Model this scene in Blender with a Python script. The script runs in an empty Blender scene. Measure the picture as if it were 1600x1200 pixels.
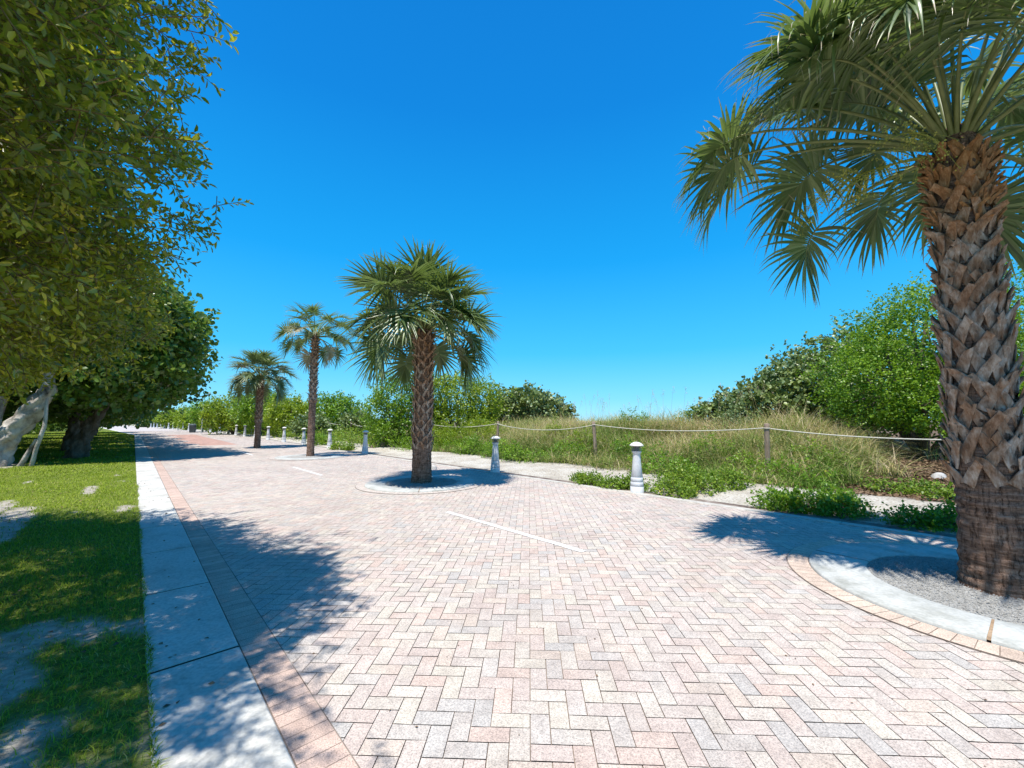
import bpy, math, random
import numpy as np
rad = math.radians
# ------------------------------------------------------------------ camera
S = bpy.context.scene
COL = S.collection
cam_d = bpy.data.cameras.new("camera")
cam = bpy.data.objects.new("camera", cam_d)
COL.objects.link(cam)
cam_d.sensor_width = 36.0
cam_d.lens = 14.4
cam_d.clip_start = 0.05
cam_d.clip_end = 6000
cam.location = (0, 0, 1.54)
PITCH = math.atan(57 / 640)
cam.rotation_euler = (math.pi / 2 + PITCH, 0, 0)
S.camera = cam
# ------------------------------------------------------------------ sky, sun, exposure
SUNDIR = np.array([-0.13, -0.30, 1.0]); SUNDIR /= np.linalg.norm(SUNDIR)
w = bpy.data.worlds.new("World"); S.world = w; w.use_nodes = True
nt = w.node_tree; nt.nodes.clear()
sky = nt.nodes.new("ShaderNodeTexSky"); sky.sky_type = 'NISHITA'; sky.sun_disc = False
sky.sun_elevation = math.asin(SUNDIR[2])
sky.sun_rotation = math.atan2(SUNDIR[0], SUNDIR[1])
sky.air_density = 1.0; sky.dust_density = 0.3; sky.ozone_density = 2.5; sky.altitude = 0
hs = nt.nodes.new("ShaderNodeHueSaturation"); hs.inputs['Saturation'].default_value = 1.5
hs.inputs['Hue'].default_value = 0.487
bg = nt.nodes.new("ShaderNodeBackground"); bg.inputs[1].default_value = 0.115
wo = nt.nodes.new("ShaderNodeOutputWorld")
tcw = nt.nodes.new("ShaderNodeTexCoord"); sxw = nt.nodes.new("ShaderNodeSeparateXYZ"); nt.links.new(tcw.outputs['Generated'], sxw.inputs[0])
rw = nt.nodes.new("ShaderNodeValToRGB"); e = rw.color_ramp.elements
while len(e) < 6: e.new(.5)
for k, (p_, c_) in enumerate([(0.0, (.26, .66, .90)), (.05, (.14, .56, .86)), (.16, (.045, .44, .83)), (.36, (.011, .30, .73)), (.62, (.006, .185, .58)), (1.0, (.005, .12, .44))]): e[k].position = p_; e[k].color = (*c_, 1)
nt.links.new(sxw.outputs[2], rw.inputs[0])
vm = nt.nodes.new("ShaderNodeVectorMath"); vm.operation = 'SCALE'; vm.inputs[3].default_value = 1 / .115; nt.links.new(rw.outputs[0], vm.inputs[0])
mw = nt.nodes.new("ShaderNodeMix"); mw.data_type = 'RGBA'; mw.inputs[0].default_value = .88
nt.links.new(sky.outputs[0], hs.inputs['Color']); nt.links.new(hs.outputs[0], mw.inputs[6]); nt.links.new(vm.outputs[0], mw.inputs[7]); nt.links.new(mw.outputs[2], bg.inputs[0]); nt.links.new(bg.outputs[0], wo.inputs[0])
sun_d = bpy.data.lights.new("sun", 'SUN'); sun_d.energy = 4.6; sun_d.angle = rad(0.6); sun_d.color = (1.0, 0.955, 0.89)
sun = bpy.data.objects.new("sun", sun_d); COL.objects.link(sun)
from mathutils import Vector
sun.rotation_euler = Vector(SUNDIR).to_track_quat('Z', 'Y').to_euler()
S.view_settings.view_transform = 'Standard'; S.view_settings.look = 'None'
S.view_settings.exposure = 0.5; S.view_settings.gamma = 1.0
S.render.engine = 'CYCLES'

# ------------------------------------------------------------------ frame of the road: t along it, s across it (to the right)
A = rad(42.62); SA, CA = math.sin(A), math.cos(A)
def bend(t): return 0.08 * np.maximum(0, np.asarray(t, float) - 58)
def TS(t, s):
    s2 = np.asarray(s, float) - bend(t)
    return -SA * t + CA * s2, CA * t + SA * s2
def ST(x, y):
    t = -SA * x + CA * y; s = CA * x + SA * y
    return t, s + bend(t)
def HZ(py, z):   # height seen at row py of the photo when z metres ahead
    v = (py - 600) / 640
    return 1.54 + z * (math.sin(PITCH) - math.cos(PITCH) * v) / (math.cos(PITCH) + math.sin(PITCH) * v)

# ------------------------------------------------------------------ value noise
_rg = np.random.default_rng(5); _tab = _rg.random((256, 256))
def vnoise(x, y):
    x = np.asarray(x, float); y = np.asarray(y, float)
    xi = np.floor(x).astype(int); yi = np.floor(y).astype(int); fx = x - xi; fy = y - yi
    fx = fx * fx * (3 - 2 * fx); fy = fy * fy * (3 - 2 * fy)
    a = _tab[xi & 255, yi & 255]; b = _tab[(xi + 1) & 255, yi & 255]; c = _tab[xi & 255, (yi + 1) & 255]; d = _tab[(xi + 1) & 255, (yi + 1) & 255]
    return (a * (1 - fx) + b * fx) * (1 - fy) + (c * (1 - fx) + d * fx) * fy
def fbm(x, y, o=4):
    r = 0; a = 0.5
    for k in range(o): r = r + a * vnoise(x * 2 ** k + 17 * k, y * 2 ** k + 5 * k); a *= 0.5
    return r / (1 - 0.5 ** o)
def sstep(a, b, x): u = np.clip((x - a) / (b - a), 0, 1); return u * u * (3 - 2 * u)

# ------------------------------------------------------------------ ground heights
def dune(x, y):
    t, s = ST(x, y)
    far = sstep(22, 34, t)
    top = 1.05 * (1 - far) + 0.55 * far
    top = top * (.30 + .70 * sstep(.6, 3.6, t))
    h = top * sstep(10.8, 16.5, s + 0.9 * (fbm(x * .35, y * .35) - .5)) + 0.10 * sstep(8.2, 10.5, s)
    rough = sstep(8.1, 9.0, s)
    h = h + rough * (0.16 * (fbm(x * .6 + 40, y * .6) - .5) + 0.035 * (fbm(x * 4, y * 4) - .5))
    return h
def lawn(x, y):
    t, s = ST(x, y)
    k = sstep(0.1, -0.8, s)
    return 0.012 + k * (0.06 * (fbm(x * .5 + 9, y * .5) - .45) + 0.02 * (fbm(x * 5, y * 5) - .5))
def bare(x, y):   # 1 where the lawn has worn to sand
    t, s = ST(x, y)
    n = fbm(t * 1.3 + s * 0.5 + 3.3, s * 2.6 - t * .4 + 8.1, 5)
    th = 0.44 + 0.33 * sstep(3.0, 5.6, t + 0.25 * s)
    b = sstep(th - .04, th + .06, n)
    for (tt, ss, rt, rs) in ((9.9, -1.35, 1.5, .28), (11.4, -1.7, .8, .3), (8.6, -1.2, .5, .12), (13.0, -.6, .9, .12), (22.2, -3.4, 1.4, .7), (19.8, -4.4, 2.5, .9), (26, -5, 3, 1.5)):
        q = ((t - tt) / rt) ** 2 + ((s - ss) / rs) ** 2 + 1.4 * (fbm(x * 3, y * 3) - .5)
        b = np.maximum(b, sstep(1.2, .6, q))
    return b

# ------------------------------------------------------------------ object helpers
def tag(o, label=None, cat=None, group=None, kind=None):
    if label: o['label'] = label
    if cat: o['category'] = cat
    if group: o['group'] = group
    if kind: o['kind'] = kind
    return o
def empty(name, loc):
    o = bpy.data.objects.new(name, None); COL.objects.link(o); o.location = loc; o.empty_display_size = .2; return o
def mesh(name, V, F, mats, parent=None, attrs=None, smooth=False, midx=None, loc=None):
    """V (n,3); F either (m,k) array or list of such arrays"""
    V = np.asarray(V, dtype=np.float32)
    if isinstance(F, np.ndarray): F = [F]
    F = [np.asarray(f, dtype=np.int32) for f in F if len(f)]
    me = bpy.data.meshes.new(name)
    me.vertices.add(len(V)); me.vertices.foreach_set('co', V.ravel())
    nl = sum(f.size for f in F); npoly = sum(len(f) for f in F)
    me.loops.add(nl); me.loops.foreach_set('vertex_index', np.concatenate([f.ravel() for f in F]))
    me.polygons.add(npoly)
    tot = np.concatenate([np.full(len(f), f.shape[1], np.int32) for f in F])
    st = np.concatenate([[0], np.cumsum(tot)[:-1]]).astype(np.int32)
    me.polygons.foreach_set('loop_start', st); me.polygons.foreach_set('loop_total', tot)
    if smooth: me.polygons.foreach_set('use_smooth', np.ones(npoly, bool))
    if midx is not None: me.polygons.foreach_set('material_index', np.asarray(midx, np.int32))
    for k, a in (attrs or {}).items():
        a = np.asarray(a, np.float32)
        if a.ndim == 1:
            at = me.attributes.new(k, 'FLOAT', 'POINT'); at.data.foreach_set('value', a)
        else:
            at = me.attributes.new(k, 'FLOAT_COLOR', 'POINT')
            at.data.foreach_set('color', np.c_[a, np.ones(len(a), np.float32)].ravel().astype(np.float32))
    for m in (mats if isinstance(mats, (list, tuple)) else [mats]): me.materials.append(m)
    me.update(calc_edges=True)
    o = bpy.data.objects.new(name, me); COL.objects.link(o)
    if loc is not None: o.location = loc
    if parent is not None: o.parent = parent
    return o
class MB:
    def __init__(s): s.V = []; s.F = {}; s.n = 0; s.A = []
    def add(s, V, F, a=0.0):
        V = np.asarray(V, float); F = np.asarray(F)
        s.V.append(V); s.F.setdefault(F.shape[1], []).append(F + s.n); s.n += len(V)
        s.A.append(np.broadcast_to(np.asarray(a, float), (len(V),)))
    def grid(s, P, closed=False, a=0.0):   # P (m,n,3); closed wraps n
        m, n = P.shape[:2]; i = np.arange(m - 1)[:, None]; j = np.arange(n if closed else n - 1)[None, :]; j2 = (j + 1) % n
        F = np.stack([i * n + j, i * n + j2, (i + 1) * n + j2, (i + 1) * n + j], -1).reshape(-1, 4)
        s.add(P.reshape(-1, 3), F, np.asarray(a).reshape(-1) if np.ndim(a) else a)
    def lathe(s, prof, c=(0, 0, 0), n=24, a=0.0):
        th = np.arange(n) * 2 * math.pi / n
        P = np.stack([np.stack([c[0] + r * np.cos(th), c[1] + r * np.sin(th), np.full(n, c[2] + z)], -1) for r, z in prof])
        s.grid(P, True, a)
    def tube(s, pts, rr, n=10, cap=True, a=0.0, wob=0.0, seed=0):
        pts = np.asarray(pts, float); m = len(pts); rr = np.broadcast_to(np.asarray(rr, float), (m,))
        T = np.gradient(pts, axis=0); T /= np.linalg.norm(T, axis=1)[:, None] + 1e-9
        ref = np.array([0, 0, 1.]) if abs(T[:, 2]).mean() < .8 else np.array([1., 0, 0])
        U = np.cross(T, ref); U /= np.linalg.norm(U, axis=1)[:, None]; W = np.cross(T, U)
        th = np.arange(n) * 2 * math.pi / n
        r = np.tile(rr[:, None], (1, n))
        if wob:
            L = np.arange(m)[:, None] * .35
            r = r * (1 + wob * (np.sin(3 * th[None] + L * 1.3 + seed) * .5 + np.sin(5 * th[None] - L * 2.1 + seed * 2) * .3 + .5 * (vnoise(th[None] * 2 + seed * 7, L * 3) - .5)))
        P = pts[:, None] + U[:, None] * (r * np.cos(th))[..., None] + W[:, None] * (r * np.sin(th))[..., None]
        s.grid(P, True, a)
        if cap:
            k = s.n
            s.add(P[-1], np.arange(n)[None, :], a); s.add(P[0][::-1], np.arange(n)[None, :], a)
    def box(s, lo, hi, a=0.0):
        x0, y0, z0 = lo; x1, y1, z1 = hi
        V = [(x0, y0, z0), (x1, y0, z0), (x1, y1, z0), (x0, y1, z0), (x0, y0, z1), (x1, y0, z1), (x1, y1, z1), (x0, y1, z1)]
        s.add(V, [(0, 3, 2, 1), (4, 5, 6, 7), (0, 1, 5, 4), (1, 2, 6, 5), (2, 3, 7, 6), (3, 0, 4, 7)], a)
    def build(s, name, mats, parent=None, smooth=True, loc=None, offset=None, attr='rnd'):
        V = np.concatenate(s.V)
        if offset is not None: V = V + np.asarray(offset)
        return mesh(name, V, [np.concatenate(f) for f in s.F.values()], mats, parent, {attr: np.concatenate(s.A)}, smooth, loc=loc)

# ------------------------------------------------------------------ materials
def mat(name):
    m = bpy.data.materials.new(name); m.use_nodes = True; m.node_tree.nodes.clear(); return m, m.node_tree
def ramp(nt, stops, src, interp='LINEAR'):
    r = nt.nodes.new('ShaderNodeValToRGB'); r.color_ramp.interpolation = interp
    e = r.color_ramp.elements
    while len(e) < len(stops): e.new(.5)
    for k, (p, c) in enumerate(stops): e[k].position = p; e[k].color = (*c, 1)
    nt.links.new(src, r.inputs[0]); return r.outputs[0]
def noise(nt, scale, detail=4, vec=None, dim=None, rough=.6, sc=None):
    n = nt.nodes.new('ShaderNodeTexNoise'); n.inputs['Scale'].default_value = scale; n.inputs['Detail'].default_value = detail
    n.inputs['Roughness'].default_value = rough
    if sc is not None or vec is None:
        g = nt.nodes.new('ShaderNodeNewGeometry'); mp = nt.nodes.new('ShaderNodeMapping'); mp.inputs['Scale'].default_value = sc or (1, 1, 1)
        nt.links.new(vec or g.outputs['Position'], mp.inputs[0]); vec = mp.outputs[0]
    nt.links.new(vec, n.inputs['Vector']); return n.outputs[0]
def mix(nt, a, b, f, mode='MIX'):
    m = nt.nodes.new('ShaderNodeMix'); m.data_type = 'RGBA'; m.blend_type = mode
    for i, v in ((6, a), (7, b), (0, f)):
        if hasattr(v, 'links'): nt.links.new(v, m.inputs[i])
        elif i == 0: m.inputs[0].default_value = v
        else: m.inputs[i].default_value = (*v, 1)
    return m.outputs[2]
def attr(nt, name, out='Fac'):
    a = nt.nodes.new('ShaderNodeAttribute'); a.attribute_name = name; return a.outputs[out]
def finish(nt, col, rough=.8, bump=None, bstr=.3, bdist=.01, spec=.3, transl=None, tcol=None, metallic=0):
    p = nt.nodes.new('ShaderNodeBsdfPrincipled'); o = nt.nodes.new('ShaderNodeOutputMaterial')
    if hasattr(col, 'links'): nt.links.new(col, p.inputs['Base Color'])
    else: p.inputs['Base Color'].default_value = (*col, 1)
    if hasattr(rough, 'links'): nt.links.new(rough, p.inputs['Roughness'])
    else: p.inputs['Roughness'].default_value = rough
    p.inputs['Specular IOR Level'].default_value = spec; p.inputs['Metallic'].default_value = metallic
    if bump is not None:
        b = nt.nodes.new('ShaderNodeBump'); b.inputs['Strength'].default_value = bstr; b.inputs['Distance'].default_value = bdist
        nt.links.new(bump, b.inputs['Height']); nt.links.new(b.outputs[0], p.inputs['Normal'])
    out = p.outputs[0]
    if transl:
        t = nt.nodes.new('ShaderNodeBsdfTranslucent')
        c = tcol if tcol is not None else col
        if hasattr(c, 'links'): nt.links.new(c, t.inputs[0])
        else: t.inputs[0].default_value = (*c, 1)
        mx = nt.nodes.new('ShaderNodeMixShader'); mx.inputs[0].default_value = transl
        nt.links.new(out, mx.inputs[1]); nt.links.new(t.outputs[0], mx.inputs[2]); out = mx.outputs[0]
    nt.links.new(out, o.inputs[0])
def leafmat(name, stops, rough=.45, spec=.4, transl=.3, tcol=(.28, .36, .03)):
    m, nt = mat(name)
    c = ramp(nt, stops, attr(nt, 'rnd'))
    big = noise(nt, 1.1, 2); c = mix(nt, c, mix(nt, c, (1.35, 1.2, .8), 1.0, 'MULTIPLY'), ramp(nt, [(.4, (0, 0, 0)), (.65, (1, 1, 1))], big))
    tc = mix(nt, c, tcol, .55)
    finish(nt, c, rough, spec=spec, transl=transl, tcol=tc); return m

M = {}
def mk_paver():
    m, nt = mat('paver'); c = attr(nt, 'pc', 'Color')
    sp = noise(nt, 130, 2, rough=.8)
    c = mix(nt, c, mix(nt, c, ramp(nt, [(.30, (.50, .47, .45)), (.47, (1, 1, 1)), (.68, (1.45, 1.40, 1.35))], sp), 1, 'MULTIPLY'), .9)
    wear = noise(nt, 9, 5)
    c = mix(nt, c, mix(nt, c, ramp(nt, [(.35, (.88, .86, .85)), (.6, (1.05, 1.05, 1.04))], wear), 1, 'MULTIPLY'), .8)
    st = noise(nt, .5, 4)
    c = mix(nt, c, mix(nt, c, (.86, .85, .85), 1, 'MULTIPLY'), ramp(nt, [(.45, (0, 0, 0)), (.7, (1, 1, 1))], st))
    finish(nt, c, .85, bump=sp, bstr=.25, bdist=.002, spec=.25); return m
M['paver'] = mk_paver()
def simple(name, stops, scale, rough=.85, bscale=None, bstr=.3, bdist=.01, sc=None, spec=.25, detail=6, speck=None):
    m, nt = mat(name)
    c = ramp(nt, stops, noise(nt, scale, detail, sc=sc))
    if speck:
        c = mix(nt, c, mix(nt, c, ramp(nt, [(.3, (speck[1],) * 3), (.6, (1, 1, 1))], noise(nt, speck[0], 2)), 1, 'MULTIPLY'), 1.0)
    b = noise(nt, bscale, 5, sc=sc) if bscale else None
    finish(nt, c, rough, b, bstr, bdist, spec); return m
M['joint'] = simple('joint_sand', [(.35, (.10, .07, .055)), (.6, (.26, .21, .17)), (.72, (.42, .37, .32))], 3)
M['concrete'] = simple('concrete', [(.28, (.40, .38, .33)), (.42, (.54, .52, .465)), (.55, (.60, .585, .53)), (.72, (.65, .635, .58))], 2.2, bscale=60, bstr=.4, bdist=.004, speck=(38, .74), detail=10)
M['kerbconc'] = simple('kerb_concrete', [(.3, (.42, .385, .33)), (.6, (.56, .53, .47))], 5, bscale=50, bstr=.5, bdist=.005, speck=(25, .75))
M['ringconc'] = simple('ring_concrete', [(.3, (.34, .34, .30)), (.48, (.49, .49, .45)), (.7, (.57, .57, .53))], 4, bscale=50, bstr=.4, bdist=.004, speck=(30, .8))
M['darkgap'] = simple('dark_joint', [(.3, (.02, .018, .014)), (.7, (.06, .05, .035))], 20)
M['sand'] = simple('shell_sand', [(.25, (.42, .38, .31)), (.5, (.56, .525, .45)), (.75, (.66, .63, .56))], 1.3, bscale=14, bstr=.9, bdist=.05, speck=(22, .72))
M['ground'] = simple('far_ground', [(.3, (.28, .26, .18)), (.7, (.4, .37, .28))], .1)
M['pebble'] = simple('pebbles', [(.3, (.25, .24, .22)), (.5, (.42, .41, .38)), (.75, (.62, .61, .57))], 45, bscale=55, bstr=1, bdist=.03)
M['litter'] = simple('leaf_litter', [(.3, (.07, .04, .025)), (.5, (.20, .125, .07)), (.75, (.40, .28, .17))], 9, bscale=25, bstr=1, bdist=.04)
M['paint'] = simple('road_paint', [(.3, (.62, .6, .56)), (.6, (.78, .77, .74))], 14, speck=(60, .85))
M['stone'] = simple('pale_stone', [(.3, (.35, .33, .30)), (.7, (.6, .58, .54))], 8, bscale=12, bstr=.6, bdist=.03)
M['dirt'] = simple('tan_dirt', [(.3, (.30, .20, .12)), (.7, (.48, .36, .25))], 5, bscale=16, bstr=.9, bdist=.05)
M['bollard'] = simple('bollard_paint', [(.3, (.60, .61, .62)), (.6, (.72, .73, .73))], 5, rough=.6, bscale=30, bstr=.15, bdist=.004, speck=(16, .86))
M['cap'] = simple('bollard_cap', [(.3, (.66, .64, .56)), (.7, (.78, .76, .70))], 10, rough=.5)
M['louvre'] = simple('dark_louvre', [(.3, (.20, .20, .19)), (.7, (.32, .31, .29))], 20, rough=.5)
M['bin'] = simple('bin_metal', [(.3, (.06, .075, .075)), (.7, (.11, .13, .13))], 6, rough=.5)
M['pole'] = simple('pole_metal', [(.3, (.35, .36, .35)), (.7, (.45, .46, .44))], 6, rough=.45)
M['rope'] = simple('rope', [(.3, (.50, .47, .38)), (.7, (.68, .65, .56))], 30, bscale=90, bstr=.8, bdist=.006)
def mk_wood():
    m, nt = mat('post_wood'); n = noise(nt, 6, 6, sc=(9, 9, .8)); c = ramp(nt, [(.25, (.12, .08, .055)), (.5, (.30, .22, .16)), (.75, (.44, .36, .29))], n)
    finish(nt, c, .85, n, .6, .01); return m
M['wood'] = mk_wood()
def mk_lawn():
    m, nt = mat('lawn_soil')
    g = ramp(nt, [(.3, (.07, .09, .02)), (.5, (.14, .18, .03)), (.7, (.24, .26, .07))], noise(nt, 18, 5))
    sd = ramp(nt, [(.3, (.20, .165, .12)), (.5, (.40, .36, .30)), (.72, (.56, .52, .45))], noise(nt, 11, 8, rough=.75))
    c = mix(nt, g, sd, attr(nt, 'bare')); finish(nt, c, .95, noise(nt, 26, 5), .9, .03, .1); return m
M['lawn'] = mk_lawn()
def mk_bark(name, dark, midc, light, sc=(1, 1, 1), scale=5, bstr=.9, bdist=.03):
    m, nt = mat(name); n = noise(nt, scale, 8, sc=sc, rough=.65); c = ramp(nt, [(.28, dark), (.5, midc), (.72, light)], n)
    finish(nt, c, .9, n, bstr, bdist, .15); return m
M['palebark'] = mk_bark('pale_bark', (.05, .04, .03), (.44, .40, .35), (.72, .68, .62), scale=2.6, sc=(1, 1, .7), bstr=1.0, bdist=.12)
M['twig'] = mk_bark('twig_bark', (.10, .07, .03), (.22, .16, .07), (.36, .29, .14), scale=20)
M['greybark'] = mk_bark('grey_bark', (.05, .04, .03), (.15, .12, .09), (.26, .21, .17), scale=5, sc=(1, 1, .4))
def mk_palmtrunk():
    m, nt = mat('palm_trunk_bark')
    g = nt.nodes.new('ShaderNodeNewGeometry'); sx = nt.nodes.new('ShaderNodeSeparateXYZ'); nt.links.new(g.outputs['Position'], sx.inputs[0])
    n = noise(nt, 4, 8, sc=(1.6, 1.6, 9), rough=.7); v = noise(nt, 9, 6, sc=(5, 5, .5), rough=.7)
    c = ramp(nt, [(.3, (.075, .043, .028)), (.5, (.25, .16, .115)), (.72, (.46, .34, .26))], n)
    c = mix(nt, c, mix(nt, c, ramp(nt, [(.36, (.22, .18, .15)), (.5, (1, 1, 1)), (.8, (1.25, 1.2, 1.15))], v), 1, 'MULTIPLY'), .95)
    ad = nt.nodes.new('ShaderNodeMath'); nt.links.new(n, ad.inputs[0]); nt.links.new(v, ad.inputs[1])
    finish(nt, c, .95, ad.outputs[0], 1.0, .035, .1); return m
M['palmtrunk'] = mk_palmtrunk()
def mk_boot():
    m, nt = mat('leaf_base'); r = attr(nt, 'rnd')
    f = noise(nt, 7, 7, sc=(4, 4, 1.2), rough=.7)
    old = ramp(nt, [(.25, (.09, .06, .045)), (.45, (.34, .25, .185)), (.6, (.52, .44, .37)), (.78, (.72, .65, .58))], f)
    old = mix(nt, old, mix(nt, old, (.74, .56, .44), 1, 'MULTIPLY'), ramp(nt, [(.42, (0, 0, 0)), (.58, (1, 1, 1))], noise(nt, 5, 3)))
    new = ramp(nt, [(.25, (.12, .05, .018)), (.5, (.34, .165, .06)), (.75, (.58, .36, .18))], f)
    finish(nt, mix(nt, old, new, r), .8, f, .9, .02, .2); return m
M['boot'] = mk_boot()
def mk_frond(name, g0, g1, g2):
    m, nt = mat(name); r = attr(nt, 'rnd')   # rnd runs 0..0.8 green, above 0.85 dry straw
    c = ramp(nt, [(0, g0), (.4, g1), (.78, g2), (.88, (.34, .26, .12)), (1.0, (.55, .47, .33))], r)
    finish(nt, c, .36, spec=.7, transl=.27, tcol=mix(nt, c, (.28, .38, .05), .45)); return m
M['frond'] = mk_frond('palm_frond', (.035, .070, .018), (.105, .165, .042), (.30, .37, .15))
M['frond_pale'] = mk_frond('palm_frond_pale', (.085, .125, .045), (.16, .215, .085), (.28, .34, .15))
def mk_petiole():
    m, nt = mat('petiole'); finish(nt, ramp(nt, [(.3, (.13, .17, .05)), (.7, (.27, .29, .11))], noise(nt, 6, 3)), .45, spec=.4, transl=.1); return m
M['petiole'] = mk_petiole()
M['flower'] = leafmat('flower_spray', [(0, (.24, .28, .06)), (1, (.42, .42, .12))], .8, .2, .2)
M['leafA'] = leafmat('olive_leaf', [(0, (.035, .058, .010)), (.35, (.11, .16, .020)), (.7, (.26, .31, .036)), (.9, (.48, .49, .06)), (1, (.64, .58, .07))], .30, .7, .42, (.66, .66, .03))
M['leafgrape'] = leafmat('sea_grape_leaf', [(0, (.04, .09, .016)), (.5, (.085, .165, .030)), (.88, (.17, .27, .05)), (.97, (.33, .38, .06)), (1, (.48, .34, .06))], .32, .6, .36, (.34, .50, .06))
M['leafgrape_dull'] = leafmat('sea_grape_leaf_dusty', [(0, (.08, .13, .045)), (.5, (.155, .225, .085)), (.88, (.26, .34, .15)), (1, (.42, .42, .17))], .4, .5, .2)
M['leafgreen'] = leafmat('bright_leaf', [(0, (.06, .135, .010)), (.5, (.14, .27, .018)), (.9, (.25, .40, .03)), (1, (.42, .38, .06))], .4, .45, .35, (.3, .5, .02))
M['leafyellow'] = leafmat('yellow_green_leaf', [(0, (.10, .17, .012)), (.5, (.21, .31, .02)), (.85, (.32, .42, .035)), (1, (.44, .34, .07))], .4, .45, .35, (.35, .5, .02))
M['leafvine'] = leafmat('low_vine_leaf', [(0, (.06, .12, .012)), (.5, (.15, .26, .022)), (.85, (.28, .39, .05)), (1, (.52, .46, .10))], .45, .4, .3, (.3, .45, .02))
def mk_blade(name, stops, tr=.3):
    m, nt = mat(name); c = ramp(nt, stops, attr(nt, 'rnd')); finish(nt, c, .6, spec=.25, transl=tr); return m
M['grass'] = mk_blade('lawn_blade', [(0, (.12, .18, .012)), (.5, (.26, .36, .022)), (.9, (.40, .48, .04)), (1, (.58, .52, .18))], .35)
M['dunegrass'] = mk_blade('dune_grass_blade', [(0, (.09, .19, .02)), (.3, (.21, .32, .05)), (.5, (.38, .40, .12)), (.72, (.58, .48, .22)), (1, (.72, .58, .38))], .25)

# ------------------------------------------------------------------ vector leaves
def nrm(v): return v / (np.linalg.norm(v, axis=-1, keepdims=True) + 1e-9)
LEAF_LONG = (np.array([[0, 0, 0], [.35, .42, .10], [.35, 0, -.03], [.35, -.42, .10], [.75, .33, .06], [.78, 0, -.06], [.75, -.33, .06], [1.0, 0, -.10]]),
             [np.array([[1, 2, 5, 4], [3, 6, 5, 2]]), np.array([[0, 2, 1], [0, 3, 2], [4, 5, 7], [5, 6, 7]])])
LEAF_QUAD = (np.array([[0, 0, 0], [.5, .5, .09], [1, 0, -.05], [.5, -.5, .09]]), [np.array([[0, 1, 2], [0, 2, 3]])[:, ::-1]])
LEAF_ROUND = (np.array([[.05, 0, 0], [.15, .42, .08], [.6, .52, .10], [.98, .2, .02], [.98, -.2, .02], [.6, -.52, .10], [.15, -.42, .08], [.5, 0, -.05]]),
              [np.array([[0, 7, 2, 1], [7, 4, 3, 2], [0, 6, 5, 7]]), np.array([[7, 5, 4]])])
def leaves(P, D, N, L, Wd, tpl):
    """P bases, D directions, N normals, L lengths, Wd width ratios -> V, faces"""
    tv, tf = tpl
    D = nrm(D); X = nrm(np.cross(N, D)); N = np.cross(D, X)
    L = L[:, None, None]
    V = P[:, None] + L * (tv[None, :, 0:1] * D[:, None] + tv[None, :, 1:2] * np.asarray(Wd)[:, None, None] * X[:, None] + tv[None, :, 2:3] * N[:, None])
    k = len(tv); off = (np.arange(len(P)) * k)[:, None, None]
    F = [(f[None] + off).reshape(-1, f.shape[1]) for f in tf]
    return V.reshape(-1, 3), F, k
def cloud_points(lobes, ncl, rng, depth=.35, shoots=.1, cut_low=None, flat=.0):
    lobes = np.array(lobes, float); area = lobes[:, 3] * lobes[:, 4] + lobes[:, 4] * lobes[:, 5] + lobes[:, 3] * lobes[:, 5]
    out = []; dirs = []
    need = ncl
    while need > 0:
        m = int(need * 1.8) + 50
        i = rng.choice(len(lobes), m, p=area / area.sum())
        d = nrm(rng.normal(size=(m, 3)))
        # lumpy radius
        lump = 1 + .16 * np.sin(d[:, 0] * 5 + i * 1.7) * np.sin(d[:, 1] * 6 + i) + .13 * np.sin(d[:, 2] * 9 + d[:, 0] * 7 + i * 2.3)
        r = lump * (1 - depth * rng.random(m) ** 1.6)
        sh = rng.random(m) < shoots; r = np.where(sh, lump * (1 + .16 * rng.random(m)), r)
        c = lobes[i, :3] + d * lobes[i, 3:] * r[:, None]
        keep = np.ones(m, bool)
        for q in lobes:
            e = (c - q[:3]) / q[3:]; keep &= (np.linalg.norm(e, axis=1) > .55)
        if cut_low is not None: keep &= c[:, 2] > cut_low
        dd = nrm(d / lobes[i, 3:])
        out.append(c[keep]); dirs.append(dd[keep]); need -= keep.sum()
    return np.concatenate(out)[:ncl], np.concatenate(dirs)[:ncl]
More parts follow.
